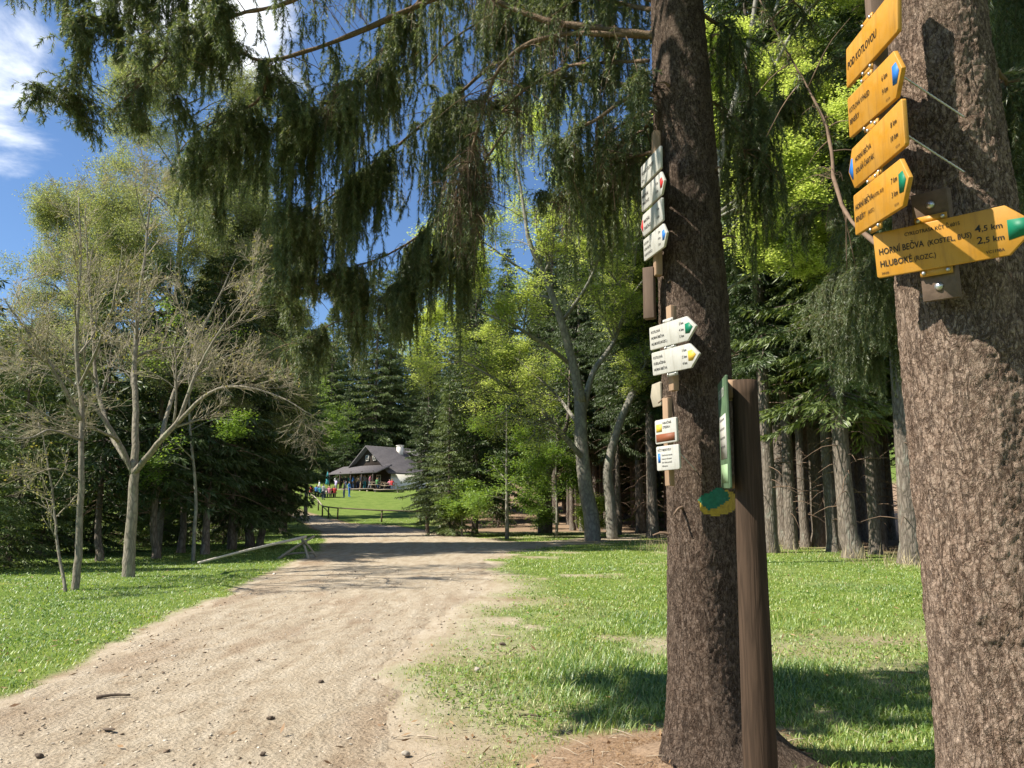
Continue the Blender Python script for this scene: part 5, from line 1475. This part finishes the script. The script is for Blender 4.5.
def sign(fit, L, Hh, tip, mat, lines, label, name='direction_sign', tl=0.075, s=1.0, mark=None, thick=0.012, tabs=True, screws=None, tabu=None):
    C, yaw, pit, tilt, lc = fit
    C = np.array([0, 0, 1.6]) + s * (np.array(C) - [0, 0, 1.6])
    M4 = frame_mat(C, yaw, pit, tilt, (lc[0] * s, lc[1] * s))
    L *= s; Hh *= s
    mb = MB(); prism(mb, outline(L, Hh, tip, tl), -thick, 0.003)
    o = mb.build(name, mat, bevel=0.0025); o.matrix_world = M4
    tag(o, label, 'sign')
    if mark:
        mm, kind = mark
        if kind == 'r':
            x0 = L + 0.004; pts = [(x0 - 0.02, Hh * 0.30), (x0 + tl * 0.22, Hh * 0.28), (x0 + tl * 0.62, Hh * 0.5), (x0 + tl * 0.22, Hh * 0.72), (x0 - 0.02, Hh * 0.70)]
        elif kind == 'l':
            x0 = -0.004; pts = [(x0 - tl * 0.15, Hh * 0.24), (x0 + 0.004, Hh * 0.24), (x0 + 0.004, Hh * 0.76), (x0 - tl * 0.15, Hh * 0.76), (x0 - tl * 0.72, Hh * 0.5)]
        else:
            pts = kind
        mb = MB(); prism(mb, pts, 0.0032, 0.0042); mb.build('trail_mark', mm, o)
    if lines: lettering([(a_, u * s, v * s, z_ * s, al, sq) for a_, u, v, z_, al, sq in [(q_[0], q_[1], q_[2], q_[3], q_[4], q_[5] * s if q_[5] < 0.7 else q_[5]) for q_ in lines]], o)
    if tabs:
        tu = tabu if tabu is not None else L * 0.42
        for v0, v1 in ((Hh - 0.002, Hh + 0.022), (-0.022, 0.002)):
            mb = MB(); prism(mb, [(tu - 0.05, v0), (tu + 0.05, v0), (tu + 0.05, v1), (tu - 0.05, v1)], -0.010, -0.003); mb.build('tab', mat, o)
            for du in (-0.038, 0.038):
                mb = MB(); mb.tube([(tu + du, (v0 + v1) / 2, -0.004), (tu + du, (v0 + v1) / 2, 0.002), (tu + du, (v0 + v1) / 2, 0.005)], [0.0065, 0.0065, 0.003], 10); mb.build('screw', M_STEEL, o)
    return o, M4, L, Hh


lc15 = lambda L: (L / 2, 0.075)
so, M4, L, Hh = sign(((1.347, 2.333, 2.418), -49.3, 9.6, 2.5, (0.1942, 0.075)), 0.3884, 0.15, 'r', M_YEL, [
    ('CYKLOTRASA KČT Č.6015', 0.100, 0.120, 0.0165, 'LEFT', 0.165),
    ('HORNÍ BEČVA', 0.014, 0.076, 0.029, 'LEFT', 0.142), ('(KOSTEL, BUS)', 0.166, 0.076, 0.0225, 'LEFT', 0.128),
    ('HLUBOKÉ', 0.014, 0.035, 0.029, 'LEFT', 0.102), ('(ROZC.)', 0.122, 0.035, 0.0225, 'LEFT', 0.066),
    ('4', 0.304, 0.086, 0.031, 'LEFT', 0.017), (',5 km', 0.322, 0.086, 0.024, 'LEFT', 0.056),
    ('2', 0.306, 0.050, 0.031, 'LEFT', 0.017), (',5 km', 0.324, 0.050, 0.024, 'LEFT', 0.056),
    ('VC119BA', 0.328, 0.016, 0.013, 'LEFT', 0.05), ('2020', 0.016, 0.010, 0.010, 'LEFT', 0.024)],
    'lowest yellow sign reading HORNÍ BEČVA 4,5 km and HLUBOKÉ 2,5 km', tl=0.085, s=1.05, tabu=0.19,
    mark=(M_GRN, [(0.4105, 0.047), (0.457, 0.055), (0.490, 0.0788), (0.457, 0.108), (0.4105, 0.110)]))
mb = MB(); prism(mb, [(0.135, -0.105), (0.245, -0.105), (0.245, 0.010), (0.135, 0.010)], -0.055, -0.016); prism(mb, [(0.130, 0.147), (0.245, 0.147), (0.245, 0.262), (0.130, 0.262)], -0.055, -0.016); prism(mb, [(0.16, 0.01), (0.22, 0.01), (0.22, 0.147), (0.16, 0.147)], -0.05, -0.020)
br = mb.build('sign_bracket', M_BATTD, bevel=0.003); br.matrix_world = M4; tag(br, 'dark wooden bracket bolted to the trunk behind the lowest yellow sign', 'bracket')
for v_ in (-0.06, 0.215):
    mb = MB(); mb.tube([(0.19, v_, -0.02), (0.19, v_, -0.012), (0.19, v_, -0.006)], [0.014, 0.014, 0.006], 12); mb.build('bolt', M_STEEL, br)
mb = MB(); mb.tube([(0.19, -0.06, -0.22), (0.19, -0.06, -0.05)], 0.012, 8); mb.tube([(0.19, 0.215, -0.22), (0.19, 0.215, -0.05)], 0.012, 8); mb.build('rod', M_STEEL, br)

fits = {
    'y1': ((1.262, 2.484, 3.217), -96.8, 0.1, 10.4), 'y2': ((1.258, 2.491, 3.011), -97.5, 2.7, 11.3), 'y3': ((1.257, 2.496, 2.82), -96.9, 2.2, 7.4), 'y4': ((1.248, 2.486, 2.631), -97.2, 1.7, 8.3)}
sign((*fits['y1'], (0.2565, 0.075)), 0.513, 0.15, None, M_YEL, [('POD KOTLOVOU', 0.02, 0.062, 0.040, 'LEFT', 0.98)], 'topmost yellow sign on the batten, a plain rectangle with the place name')
sign((*fits['y2'], (0.2564, 0.075)), 0.47, 0.15, 'r', M_YEL, [('KOTLOVÁ VÝHLED', 0.02, 0.088, 0.027, 'LEFT', 0.95), ('BENEŠKY', 0.02, 0.045, 0.027, 'LEFT', 0.95), ('6 km', 0.36, 0.090, 0.026, 'LEFT', 1.0), ('9 km', 0.36, 0.045, 0.026, 'LEFT', 1.0), ('VC119', 0.39, 0.012, 0.012, 'LEFT', 1.0)],
     'second yellow sign from the top, its blue arrow pointing towards the trunk', tl=0.06, mark=(M_BLU, 'r'))
sign((*fits['y3'], (0.2266, 0.075)), 0.48, 0.15, 'l', M_YEL, [('HORNÍ BEČVA', 0.03, 0.088, 0.027, 'LEFT', 0.95), ('SOLÁŇ ČARTÁK', 0.03, 0.045, 0.027, 'LEFT', 0.95), ('8 km', 0.38, 0.090, 0.026, 'LEFT', 1.0), ('10 km', 0.37, 0.045, 0.026, 'LEFT', 1.0), ('VC119', 0.41, 0.012, 0.012, 'LEFT', 1.0)],
     'third yellow sign from the top, its blue arrow pointing away from the trunk', tl=0.055, mark=(M_BLU, 'l'))
sign((*fits['y4'], (0.2443, 0.075)), 0.455, 0.15, 'r', M_YEL, [('HORNÍ BEČVA', 0.02, 0.088, 0.029, 'LEFT', 0.98), ('(KOSTEL, BUS)', 0.205, 0.088, 0.018, 'LEFT', 0.9), ('BENEŠKY', 0.02, 0.045, 0.027, 'LEFT', 0.95), ('(ROZC.)', 0.15, 0.045, 0.018, 'LEFT', 0.95), ('7 km', 0.375, 0.090, 0.026, 'LEFT', 1.0), ('3 km', 0.375, 0.045, 0.026, 'LEFT', 1.0), ('VC119', 0.395, 0.012, 0.012, 'LEFT', 1.0)],
     'fourth yellow sign from the top, with a green arrow, just above the lowest one', tl=0.06, mark=(M_GRN, 'r'))


def batten(px0, y0, px1, y1, Y, w, d, yaw, label, mat, rods=()):
    if Y is None: a_, b_ = np.array(px0), np.array(px1)
    else: a_, b_ = P(px0, y0, Y), P(px1, y1, Y)
    mb = MB(); ax = (a_ - b_); L_ = np.linalg.norm(ax)
    mb.box((0, 0, L_ / 2), (w, d, L_))
    o = mb.build('batten', mat, bevel=0.004); o.location = b_
    z_ = Vector(ax).normalized(); o.rotation_euler = (Matrix.Rotation(0, 3, 'Z') @ z_.to_track_quat('Z', 'Y').to_matrix() @ Matrix.Rotation(R(yaw), 3, 'Z')).to_euler()
    tag(o, label, 'batten')
    bpy.context.view_layer.update()
    inv = o.matrix_world.inverted()
    for p0, p1 in rods:
        q0, q1 = inv @ Vector(p0), inv @ Vector(p1)
        n_ = 40; t_ = np.linspace(0, 1, n_)[:, None]
        mb = MB(); mb.tube(np.array(q0) * (1 - t_) + np.array(q1) * t_, 0.0026 + 0.0016 * (np.arange(n_) % 2), 8); mb.build('threaded_rod', M_STEEL, o)
    return o


batten((1.302, 2.505, 3.62), None, (1.292, 2.505, 2.60), None, None, 0.055, 0.05, -7, 'weathered batten carrying the four upper yellow signs', M_BATTD,
       [(P(893, 70, 2.50), P(964, 117, 2.515)), (P(893, 126, 2.50), P(964, 172, 2.505))])
WL = [('KOTLOVÁ', 0.02, 0.105, 0.024, 'LEFT', 0.95), ('HORNÍ BEČVA', 0.02, 0.066, 0.024, 'LEFT', 0.95), ('HLUBOKÉ (ROZC.)', 0.02, 0.027, 0.024, 'LEFT', 0.9), ('2 km', 0.335, 0.108, 0.024, 'LEFT', 1), ('4 km', 0.335, 0.068, 0.024, 'LEFT', 1), ('5 km', 0.335, 0.028, 0.024, 'LEFT', 1)]
W2 = [('MARTIŇÁK', 0.02, 0.085, 0.030, 'LEFT', 0.95), ('TANEČNICE', 0.02, 0.035, 0.030, 'LEFT', 0.95), ('3 km', 0.32, 0.088, 0.028, 'LEFT', 1), ('6 km', 0.32, 0.037, 0.028, 'LEFT', 1)]
W1 = [('POD KOTLOVOU', 0.02, 0.075, 0.036, 'LEFT', 0.95), ('620 m', 0.02, 0.025, 0.026, 'LEFT', 0.95)]
sign(((0.938, 4.901, 3.858), -82.8, 0.7, 6.0, (0.2138, 0.075)), 0.4276, 0.15, None, M_WHT, W1, 'topmost white sign on the middle trunk, a plain rectangle', tabs=False, s=0.925)
sign(((0.937, 4.9, 3.678), -83.1, 1.8, 6.6, (0.2163, 0.075)), 0.4325, 0.15, 'r', M_WHT, W2, 'second white sign from the top with a red mark at its trunk end', tabs=False, s=0.925, tl=0.06, mark=(M_RED, 'r'))
sign(((0.941, 4.901, 3.503), -84.0, 2.7, 6.3, (0.2162, 0.075)), 0.4324, 0.15, 'l', M_WHT, W2, 'third white sign from the top with a red mark at its outer tip', tabs=False, s=0.925, tl=0.06, mark=(M_RED, 'l'))
sign(((0.941, 4.899, 3.323), -83.7, 2.5, 5.8, (0.2191, 0.075)), 0.4383, 0.15, 'r', M_WHT, WL, 'fourth white sign from the top with a blue mark', tabs=False, s=0.925, tl=0.065, mark=(M_BLU, 'r'))
so, _, _, _ = sign(((0.987, 4.751, 2.673), -67.8, 2.9, 2.2, (0.2073, 0.075)), 0.4146, 0.15, 'r', M_WHT, WL, 'white arrow sign with a green mark, upper of the pair at mid trunk', tl=0.085, mark=(M_GRN, 'r'), tabu=0.19, s=0.925)
sign(((0.999, 4.751, 2.504), -67.5, 4.2, 2.1, (0.2068, 0.075)), 0.4136, 0.15, 'r', M_WHT, WL[:1] + [('KUDLAČENA', 0.02, 0.066, 0.024, 'LEFT', 0.95), ('HORNÍ BEČVA', 0.02, 0.027, 0.024, 'LEFT', 0.95)] + [('1 km', 0.335, 0.108, 0.024, 'LEFT', 1), ('2 km', 0.335, 0.068, 0.024, 'LEFT', 1), ('4 km', 0.335, 0.028, 0.024, 'LEFT', 1)], 'white arrow sign with a yellow mark, lower of the pair at mid trunk', tl=0.085, mark=(M_YMK, 'r'), tabu=0.19, s=0.925)
g_, _, _, _ = sign(((0.945, 4.701, 2.053), -61.5, -0.3, -1.5, (0.1002, 0.075)), 0.2004, 0.15, None, M_WHT, [('NAUČNÁ', 0.075, 0.118, 0.020, 'LEFT', 0.95), ('STEZKA', 0.075, 0.092, 0.020, 'LEFT', 0.95)], 'small white plate with a yellow mark and a brown band', 'trail_plate', tabs=False, s=0.925, mark=(M_YMK, [(0.012, 0.068), (0.062, 0.068), (0.062, 0.112), (0.012, 0.112)]))
mb = MB(); prism(mb, [(0.008, 0.010), (0.17, 0.010), (0.17, 0.055), (0.008, 0.055)], 0.0032, 0.004); bnd = mb.build('band', M_BRN, g_)
sign(((0.952, 4.701, 1.889), -59.3, 0.1, -1.4, (0.1004, 0.075)), 0.2008, 0.15, None, M_WHT, [('KČT BESKYDY', 0.015, 0.118, 0.020, 'LEFT', 0.95)] + [('Značená turistická', 0.05, 0.088, 0.014, 'LEFT', 0.9), ('trasa je ochranné', 0.05, 0.066, 0.014, 'LEFT', 0.9), ('dílo klubu turistů', 0.05, 0.044, 0.014, 'LEFT', 0.9), ('děkujeme', 0.05, 0.022, 0.014, 'LEFT', 0.9)], 'small white plate with lines of text, lowest on the middle trunk', 'trail_plate', tabs=False, s=0.925, mark=(M_BLU, [(0.014, 0.045), (0.034, 0.045), (0.034, 0.098), (0.014, 0.098)]))
batten(656, 132, 658, 276, 4.62, 0.055, 0.045, 5, 'wooden batten carrying the four upper white signs', M_BATT, [])
batten(671, 306, 674, 391, 4.50, 0.055, 0.04, 20, 'wooden batten carrying the pair of white arrow signs', M_BATT, [])
batten(667, 398, 670, 486, 4.47, 0.05, 0.035, 26, 'wooden batten carrying the two small white plates', M_BATT, [(P(676, 449, 4.45), P(699, 474, 4.58))])
batten(649, 268, 650, 319, 4.66, 0.07, 0.05, 62, 'short brown board fixed on edge below the upper white signs', M_BATTD, [])
sign(((0.925, 4.86, 2.30), -88, 2, 4, (0.11, 0.075)), 0.22, 0.15, 'l', plain('aged_sign_back', (0.36, 0.32, 0.25), 0.8, 0.15, 9), None, 'weathered arrow board turned edge-on above the small white plates', tabs=False, tl=0.06)

# info board on its round post
pa, pb = P(760.8, 775, 4.15), P(744.5, 381, 4.15)
t = thing('info_post', (pa[0], pa[1], float(H(pa[0], pa[1]))), 'round dark wooden post with a green information board before the middle trunk', 'post')
off = np.array(t.location); mb = MB(); d_ = (pb - pa)
path = np.array([pa + d_ * f for f in np.linspace(-0.12, 1, 30)]); rr_ = np.linspace(0.088, 0.067, 30)
mb.tube(path - off, rr_, 32)
M_POST = bark('post_wood', (0.028, 0.019, 0.013), (0.080, 0.052, 0.035), 30, 0.06, 0.35, 0.004)
mb.build('pole', M_POST, t, smooth=True)
C = np.array([1.168, 4.237, 1.993]); Mb = frame_mat(C, -99.6, 0, 1.5, (0.212, 0.3))
Mo = Matrix.Translation([-q_ for q_ in t.location]) @ Mb
mb = MB(); prism(mb, outline(0.424, 0.6), -0.014, 0.0); bd = mb.build('board', M_GREENBOARD, t, bevel=0.003); bd.matrix_basis = Mo
mb = MB(); prism(mb, [(0.05, 0.16), (0.374, 0.16), (0.374, 0.40), (0.05, 0.40)], 0.0005, 0.0015); mb.build('panel', M_WHT, bd)
mb = MB(); prism(mb, [(0.05, 0.03), (0.374, 0.03), (0.374, 0.13), (0.05, 0.13)], 0.0005, 0.0015); mb.build('panel', plain('pale_green_print', (0.25, 0.36, 0.2), 0.6, 0.25, 9), bd)
lettering([('BESKYDY', 0.06, 0.50, 0.07, 'LEFT', 1.0)], bd, 0.0022, M_WHT)
lettering([('Chráněná krajinná oblast', 0.06, 0.37, 0.024, 'LEFT', 1.0), ('Lesy kolem chaty a louky', 0.06, 0.32, 0.024, 'LEFT', 1.0), ('stezka a prameny potoka', 0.06, 0.27, 0.024, 'LEFT', 1.0), ('Prosíme, chraňte přírodu', 0.06, 0.22, 0.024, 'LEFT', 1.0)], bd, 0.0022)
for v0, v1 in ((0.49, 0.59), (0.0, 0.075)):
    mb = MB(); prism(mb, [(0.13, v0), (0.29, v0), (0.29, v1), (0.13, v1)], -0.075, -0.0225); k_ = mb.build('bracket', M_BATT, t); k_.matrix_basis = Mo

# green and yellow blaze painted on the trunk: the bark faces inside the mark, lifted 2 mm
trunk_o = [c_ for c_ in TC.children if c_.name.startswith('trunk')][0]; me = trunk_o.data
nv = len(me.vertices); V = np.zeros(nv * 3, np.float32); me.vertices.foreach_get('co', V); V = V.reshape(-1, 3) + np.array(TC.location)
Nn = np.zeros(nv * 3, np.float32); me.vertices.foreach_get('normal', Nn); Nn = Nn.reshape(-1, 3)
dd = V[:, 1] * CP + (V[:, 2] - 1.6) * SP; uu = -V[:, 1] * SP + (V[:, 2] - 1.6) * CP
PX = 512 + F * V[:, 0] / dd; PY = 384 - F * uu / dd
near = V[:, 1] < 4.75
fc = np.zeros(len(me.polygons) * 4, np.int32); me.polygons.foreach_get('vertices', fc); fc = fc.reshape(-1, 4)
cx_, cy_ = PX[fc].mean(1), PY[fc].mean(1)
wob = fbm2(cx_, cy_, 0.22, 3, 4) * 2.6
g1 = (((np.abs(cx_ - 714 + 0.35 * (cy_ - 500)) / 15) ** 1.4 + (np.abs(cy_ - 499) / 11) ** 1.4 + wob * 0.10) < 1) & near[fc].all(1)
y1 = (((np.abs(cx_ - 718) / 20) ** 2 + (np.abs(cy_ - 503 + 0.12 * (cx_ - 718)) / 13) ** 2 + wob * 0.1 < 1) & near[fc].all(1)) & ~g1
for sel, nm_, mm_ in ((g1, 'green_blaze', plain('green_blaze_paint', (0.015, 0.13, 0.075), 0.7, 0.3, 60)), (y1, 'yellow_blaze', plain('yellow_blaze_paint', (0.36, 0.25, 0.03), 0.7, 0.35, 60))):
    ff = fc[sel]
    if len(ff) == 0: continue
    us = np.unique(ff); rm = np.full(nv, -1); rm[us] = np.arange(len(us))
    mb = MB(); mb.add(V[us] + Nn[us] * 0.002 - np.array(TC.location), rm[ff]); mb.build(nm_, mm_, TC, smooth=True)

# ------------------------------------------------------------------ stones, bark bits and sticks on the track
M_CLOD = plain('dark_clod', (0.10, 0.075, 0.055), 0.9, 0.35, 20, 0.4)
M_STONE = plain('grey_stone', (0.36, 0.32, 0.265), 0.9, 0.25, 18, 0.4)
M_STICK = plain('dry_stick', (0.38, 0.31, 0.23), 0.85, 0.25, 14, 0.2)


def lump(seed, fx, fy, fz):
    r = np.random.default_rng(seed)
    import bmesh
    bm = bmesh.new(); bmesh.ops.create_icosphere(bm, subdivisions=3, radius=0.5)
    for v_ in bm.verts:
        n_ = mnoise.fractal(v_.co * 2.2 + Vector((seed * 3.1, 0, 0)), 1.0, 2.0, 4)
        v_.co *= 1 + 0.35 * n_; v_.co = Vector((v_.co.x * fx, v_.co.y * fy, v_.co.z * fz))
    me = bpy.data.meshes.new('stone'); bm.to_mesh(me); bm.free()
    for p_ in me.polygons: p_.use_smooth = seed % 2 == 0
    return me


LUMPS = [lump(k, random.uniform(0.9, 1.6), random.uniform(0.7, 1.0), random.uniform(0.45, 0.7)) for k in range(6)]


def stone(px, py, size, mi, label, group=None, mat=M_CLOD, name='stone', cat='stone', sq=(1, 1, 1)):
    q = G(px, py); me = LUMPS[mi % 6]
    o = bpy.data.objects.new(name, me); COL.objects.link(o)
    if not me.materials: me.materials.append(M_CLOD)
    o.material_slots[0].link = 'OBJECT'; o.material_slots[0].material = mat
    o.location = q + [0, 0, 0.012 + size * 0.12]; size *= 0.66; o.scale = (size * sq[0], size * sq[1], size * sq[2]); o.rotation_euler = (random.uniform(-.2, .2), random.uniform(-.2, .2), random.uniform(0, 6.28))
    return tag(o, label, cat, group)


stone(108.7, 733, 0.115, 0, 'largest dark clod on the bare track near the lower left', sq=(1.4, 0.8, 0.6))
stone(270.7, 721, 0.085, 1, 'dark crumbly clod in the middle of the near track')
stone(320.8, 684, 0.075, 2, 'dark stone right of the middle of the track')
stone(262.5, 757, 0.06, 3, 'small dark stone near the bottom edge of the track')
stone(39, 759, 0.08, 4, 'dark clod in the bottom left corner of the track')
stone(477, 672, 0.11, 5, 'pale grey stone lying in the thin grass of the right verge', mat=M_STONE)
stone(502.7, 646, 0.10, 1, 'dark stone in the grass beyond the pale grey stone')
stone(406, 757, 0.085, 2, 'grey stone at the worn right edge of the near track', mat=M_STONE)
for k in range(110):
    px, py = random.uniform(20, 520), 560 + 205 * random.random() ** 0.7
    q = G(px, py)
    if track_sd(np.array([q[0]]), np.array([q[1]]))[0] < -0.9: continue
    stone(px, py, random.uniform(0.010, 0.032), k, 'small loose stone among others scattered over the dirt track', 'small stones on the dirt track', random.choice([M_CLOD, M_STONE, M_CLOD]), sq=random.choice([(1, 1, 1), (2.2, 0.6, 0.4), (1.5, 0.7, 0.5)]))


def stick(px, py, L_, r_0, a_, mat, label):
    q = G(px, py); r = np.random.default_rng(int(px))
    p_ = smooth_path([(-L_ / 2, 0, 0), (0, r.normal() * 0.06 * L_, 0.006), (L_ / 2, r.normal() * 0.06 * L_, 0)], 8)
    mb = MB(); mb.tube(p_, np.linspace(r_0, r_0 * 0.55, 8), 7); o = mb.build('stick', mat, smooth=True)
    o.location = q + [0, 0, r_0 + 0.006]; o.rotation_euler = (0, 0, a_)
    return tag(o, label, 'stick')


stick(113, 699, 0.26, 0.016, 0.3, M_CLOD, 'dark strip of bark lying on the track near its left edge')
stick(428, 739, 0.16, 0.008, -0.3, M_STICK, 'short pale stick at the right edge of the near track')
stick(530, 718, 0.17, 0.011, -0.25, M_CLOD, 'dark twig on the needle-strewn soil near the middle trunk')
stick(501, 637, 0.28, 0.008, -0.5, M_STICK, 'pale stick in the grass of the right verge')
stick(760, 648, 0.30, 0.014, 0.1, M_CLOD, 'dark fallen twig in the shaded grass right of the post')

# ------------------------------------------------------------------ fallen needles and twigs under the near spruces
r = np.random.default_rng(77)
mb = MB()
N_ = 26000
cxy = np.array([TREE_C, TREE_R])[r.integers(0, 2, N_)]
ang = r.uniform(0, 6.28, N_); rad_ = 0.2 + np.abs(r.normal(size=N_)) * 0.85
lx, ly = cxy[:, 0] + rad_ * np.cos(ang) - 0.25, cxy[:, 1] + rad_ * np.sin(ang) * 0.8 + 0.1
lp = np.stack([lx, ly, H(lx, ly) + r.uniform(0.002, 0.010, N_)], 1)
ld = rand_unit(N_, r) * [1, 1, 0.25]
mb.leaves(lp, ld, np.array([0, 0, 1.0]) + r.normal(size=(N_, 3)) * 0.3, r.uniform(0.015, 0.035, N_), 0.003, tri=True)
tw = 260
for k in range(tw):
    c_ = np.array([TREE_C, TREE_R][k % 2]); a_ = r.uniform(0, 6.28); q_ = 0.3 + abs(r.normal()) * 0.9
    x_, y_ = c_[0] + q_ * math.cos(a_) - 0.3, c_[1] + q_ * math.sin(a_) * 0.8 + 0.15
    b_ = r.uniform(0, 6.28); L_ = r.uniform(0.04, 0.2)
    p0 = np.array([x_, y_, float(H(x_, y_)) + 0.006]); p1 = p0 + np.array([math.cos(b_) * L_, math.sin(b_) * L_, r.uniform(0, 0.02)])
    mb.tube([p0, (p0 + p1) / 2 + [0, 0, 0.006], p1], [0.003, 0.0025, 0.0015], 4, 1)
M_FALLEN = leafy('fallen_needles', [(0.0, (0.13, 0.07, 0.035)), (0.6, (0.26, 0.16, 0.085)), (1.0, (0.38, 0.26, 0.15))], 0.1, (1, 1, 1), 0.03, 0.0)
tag(mb.build('needle_litter', [M_FALLEN, M_STICK]), 'brown fallen needles and twig bits under the two near spruces', 'litter', kind='stuff')

# ------------------------------------------------------------------ gravel in the track, weeds and dry bits in the grass
N_ = 9000
rr_ = np.exp(r.uniform(math.log(3.2), math.log(20), N_)); tt_ = r.uniform(R(-50), R(20), N_)
gx_, gy_ = rr_ * np.sin(tt_), rr_ * np.cos(tt_)
k_ = track_sd(gx_, gy_) + 0.4 * fbm2(gx_, gy_, 0.8, 3, 15) > r.uniform(-0.5, 0.5, N_)
k_ &= fbm2(gx_, gy_, 0.9, 4, 55) + r.uniform(-0.35, 0.35, N_) > -0.1
gx_, gy_, rr_ = gx_[k_], gy_[k_], rr_[k_]
n_ = len(gx_); sz_ = (0.0035 + 0.006 * r.uniform(size=n_) ** 3) * (1 + rr_ / 9)
oct_ = np.array([[1, 0, 0], [-1, 0, 0], [0, 1, 0], [0, -1, 0], [0, 0, .6], [0, 0, -.6]])
jv = oct_[None] * (1 + 0.5 * r.uniform(-1, 1, (n_, 6, 1))) + 0.25 * r.normal(size=(n_, 6, 3))
an = r.uniform(0, 6.28, n_); ca, sa = np.cos(an)[:, None], np.sin(an)[:, None]
st_ = 1 + 0.8 * r.uniform(size=n_)[:, None]
jx, jy = jv[:, :, 0] * st_, jv[:, :, 1]
jv = np.stack([jx * ca - jy * sa, jx * sa + jy * ca, jv[:, :, 2]], -1) * sz_[:, None, None]
jv += np.stack([gx_, gy_, H(gx_, gy_) + 0.006 + sz_ * 0.2], -1)[:, None]
of_ = np.array([[0, 2, 4], [2, 1, 4], [1, 3, 4], [3, 0, 4], [2, 0, 5], [1, 2, 5], [3, 1, 5], [0, 3, 5]])
mb = MB(); mb.add(jv.reshape(-1, 3), (np.arange(n_)[:, None, None] * 6 + of_[None]).reshape(-1, 3))
M_GRAVEL = leafy('loose_grit', [(0.0, (0.16, 0.115, 0.08)), (0.3, (0.34, 0.27, 0.195)), (0.8, (0.50, 0.43, 0.33)), (1.0, (0.58, 0.53, 0.45))], 0.0, (1, 1, 1), 0.02, 0.0)
tag(mb.build('gravel', M_GRAVEL), 'loose grit strewn over the dirt track', 'gravel', kind='stuff')
N_ = 60000
rr_ = np.exp(r.uniform(math.log(3.0), math.log(24), N_)); tt_ = r.uniform(R(-50), R(48), N_)
gx_, gy_ = rr_ * np.sin(tt_), rr_ * np.cos(tt_)
wd = fbm2(gx_, gy_, 1.9, 4, 66)
k_ = (track_sd(gx_, gy_) < -0.1) & (bare_mask(gx_, gy_) < 0.75) & (wd + r.uniform(-0.25, 0.25, N_) > 0.12)
gx_, gy_, rr_ = gx_[k_], gy_[k_], rr_[k_]; n_ = len(gx_)
mb = MB(); dw_ = r.normal(size=(n_, 3)); dw_[:, 2] = np.abs(dw_[:, 2]) * 0.5
mb.leaves(np.stack([gx_, gy_, H(gx_, gy_) + r.uniform(0.005, 0.05, n_)], 1), dw_, np.array([0, 0, 1.0]) + r.normal(size=(n_, 3)) * 0.35, 0.020 * (1 + rr_ / 10) * r.uniform(0.6, 1.6, n_), 0.014 * (1 + rr_ / 10))
tag(mb.build('weeds', M_LEAF_GREEN), 'low broad-leaved weeds growing through the grass', 'weeds', kind='stuff')
N_ = 5200
rr_ = np.exp(r.uniform(math.log(3.0), math.log(22), N_)); tt_ = r.uniform(R(-48), R(46), N_)
gx_, gy_ = rr_ * np.sin(tt_), rr_ * np.cos(tt_)
k_ = r.uniform(size=N_) < np.where(track_sd(gx_, gy_) > 0.4, 0.12, 0.75) * (0.35 + sstep(-0.2, 0.4, fbm2(gx_, gy_, 0.7, 4, 99)))
gx_, gy_, rr_ = gx_[k_], gy_[k_], rr_[k_]; n_ = len(gx_)
mb = MB()
mb.leaves(np.stack([gx_, gy_, H(gx_, gy_) + r.uniform(0.004, 0.035, n_)], 1), rand_unit(n_, r) * [1, 1, 0.3], np.array([0, 0, 1.0]) + r.normal(size=(n_, 3)) * 0.5, r.uniform(0.02, 0.07, n_) * (1 + rr_ / 14), r.uniform(0.006, 0.03, n_))
tag(mb.build('dry_leaves', M_FALLEN), 'dry leaves and bark bits scattered in the grass and on the verge', 'leaf litter', kind='stuff')
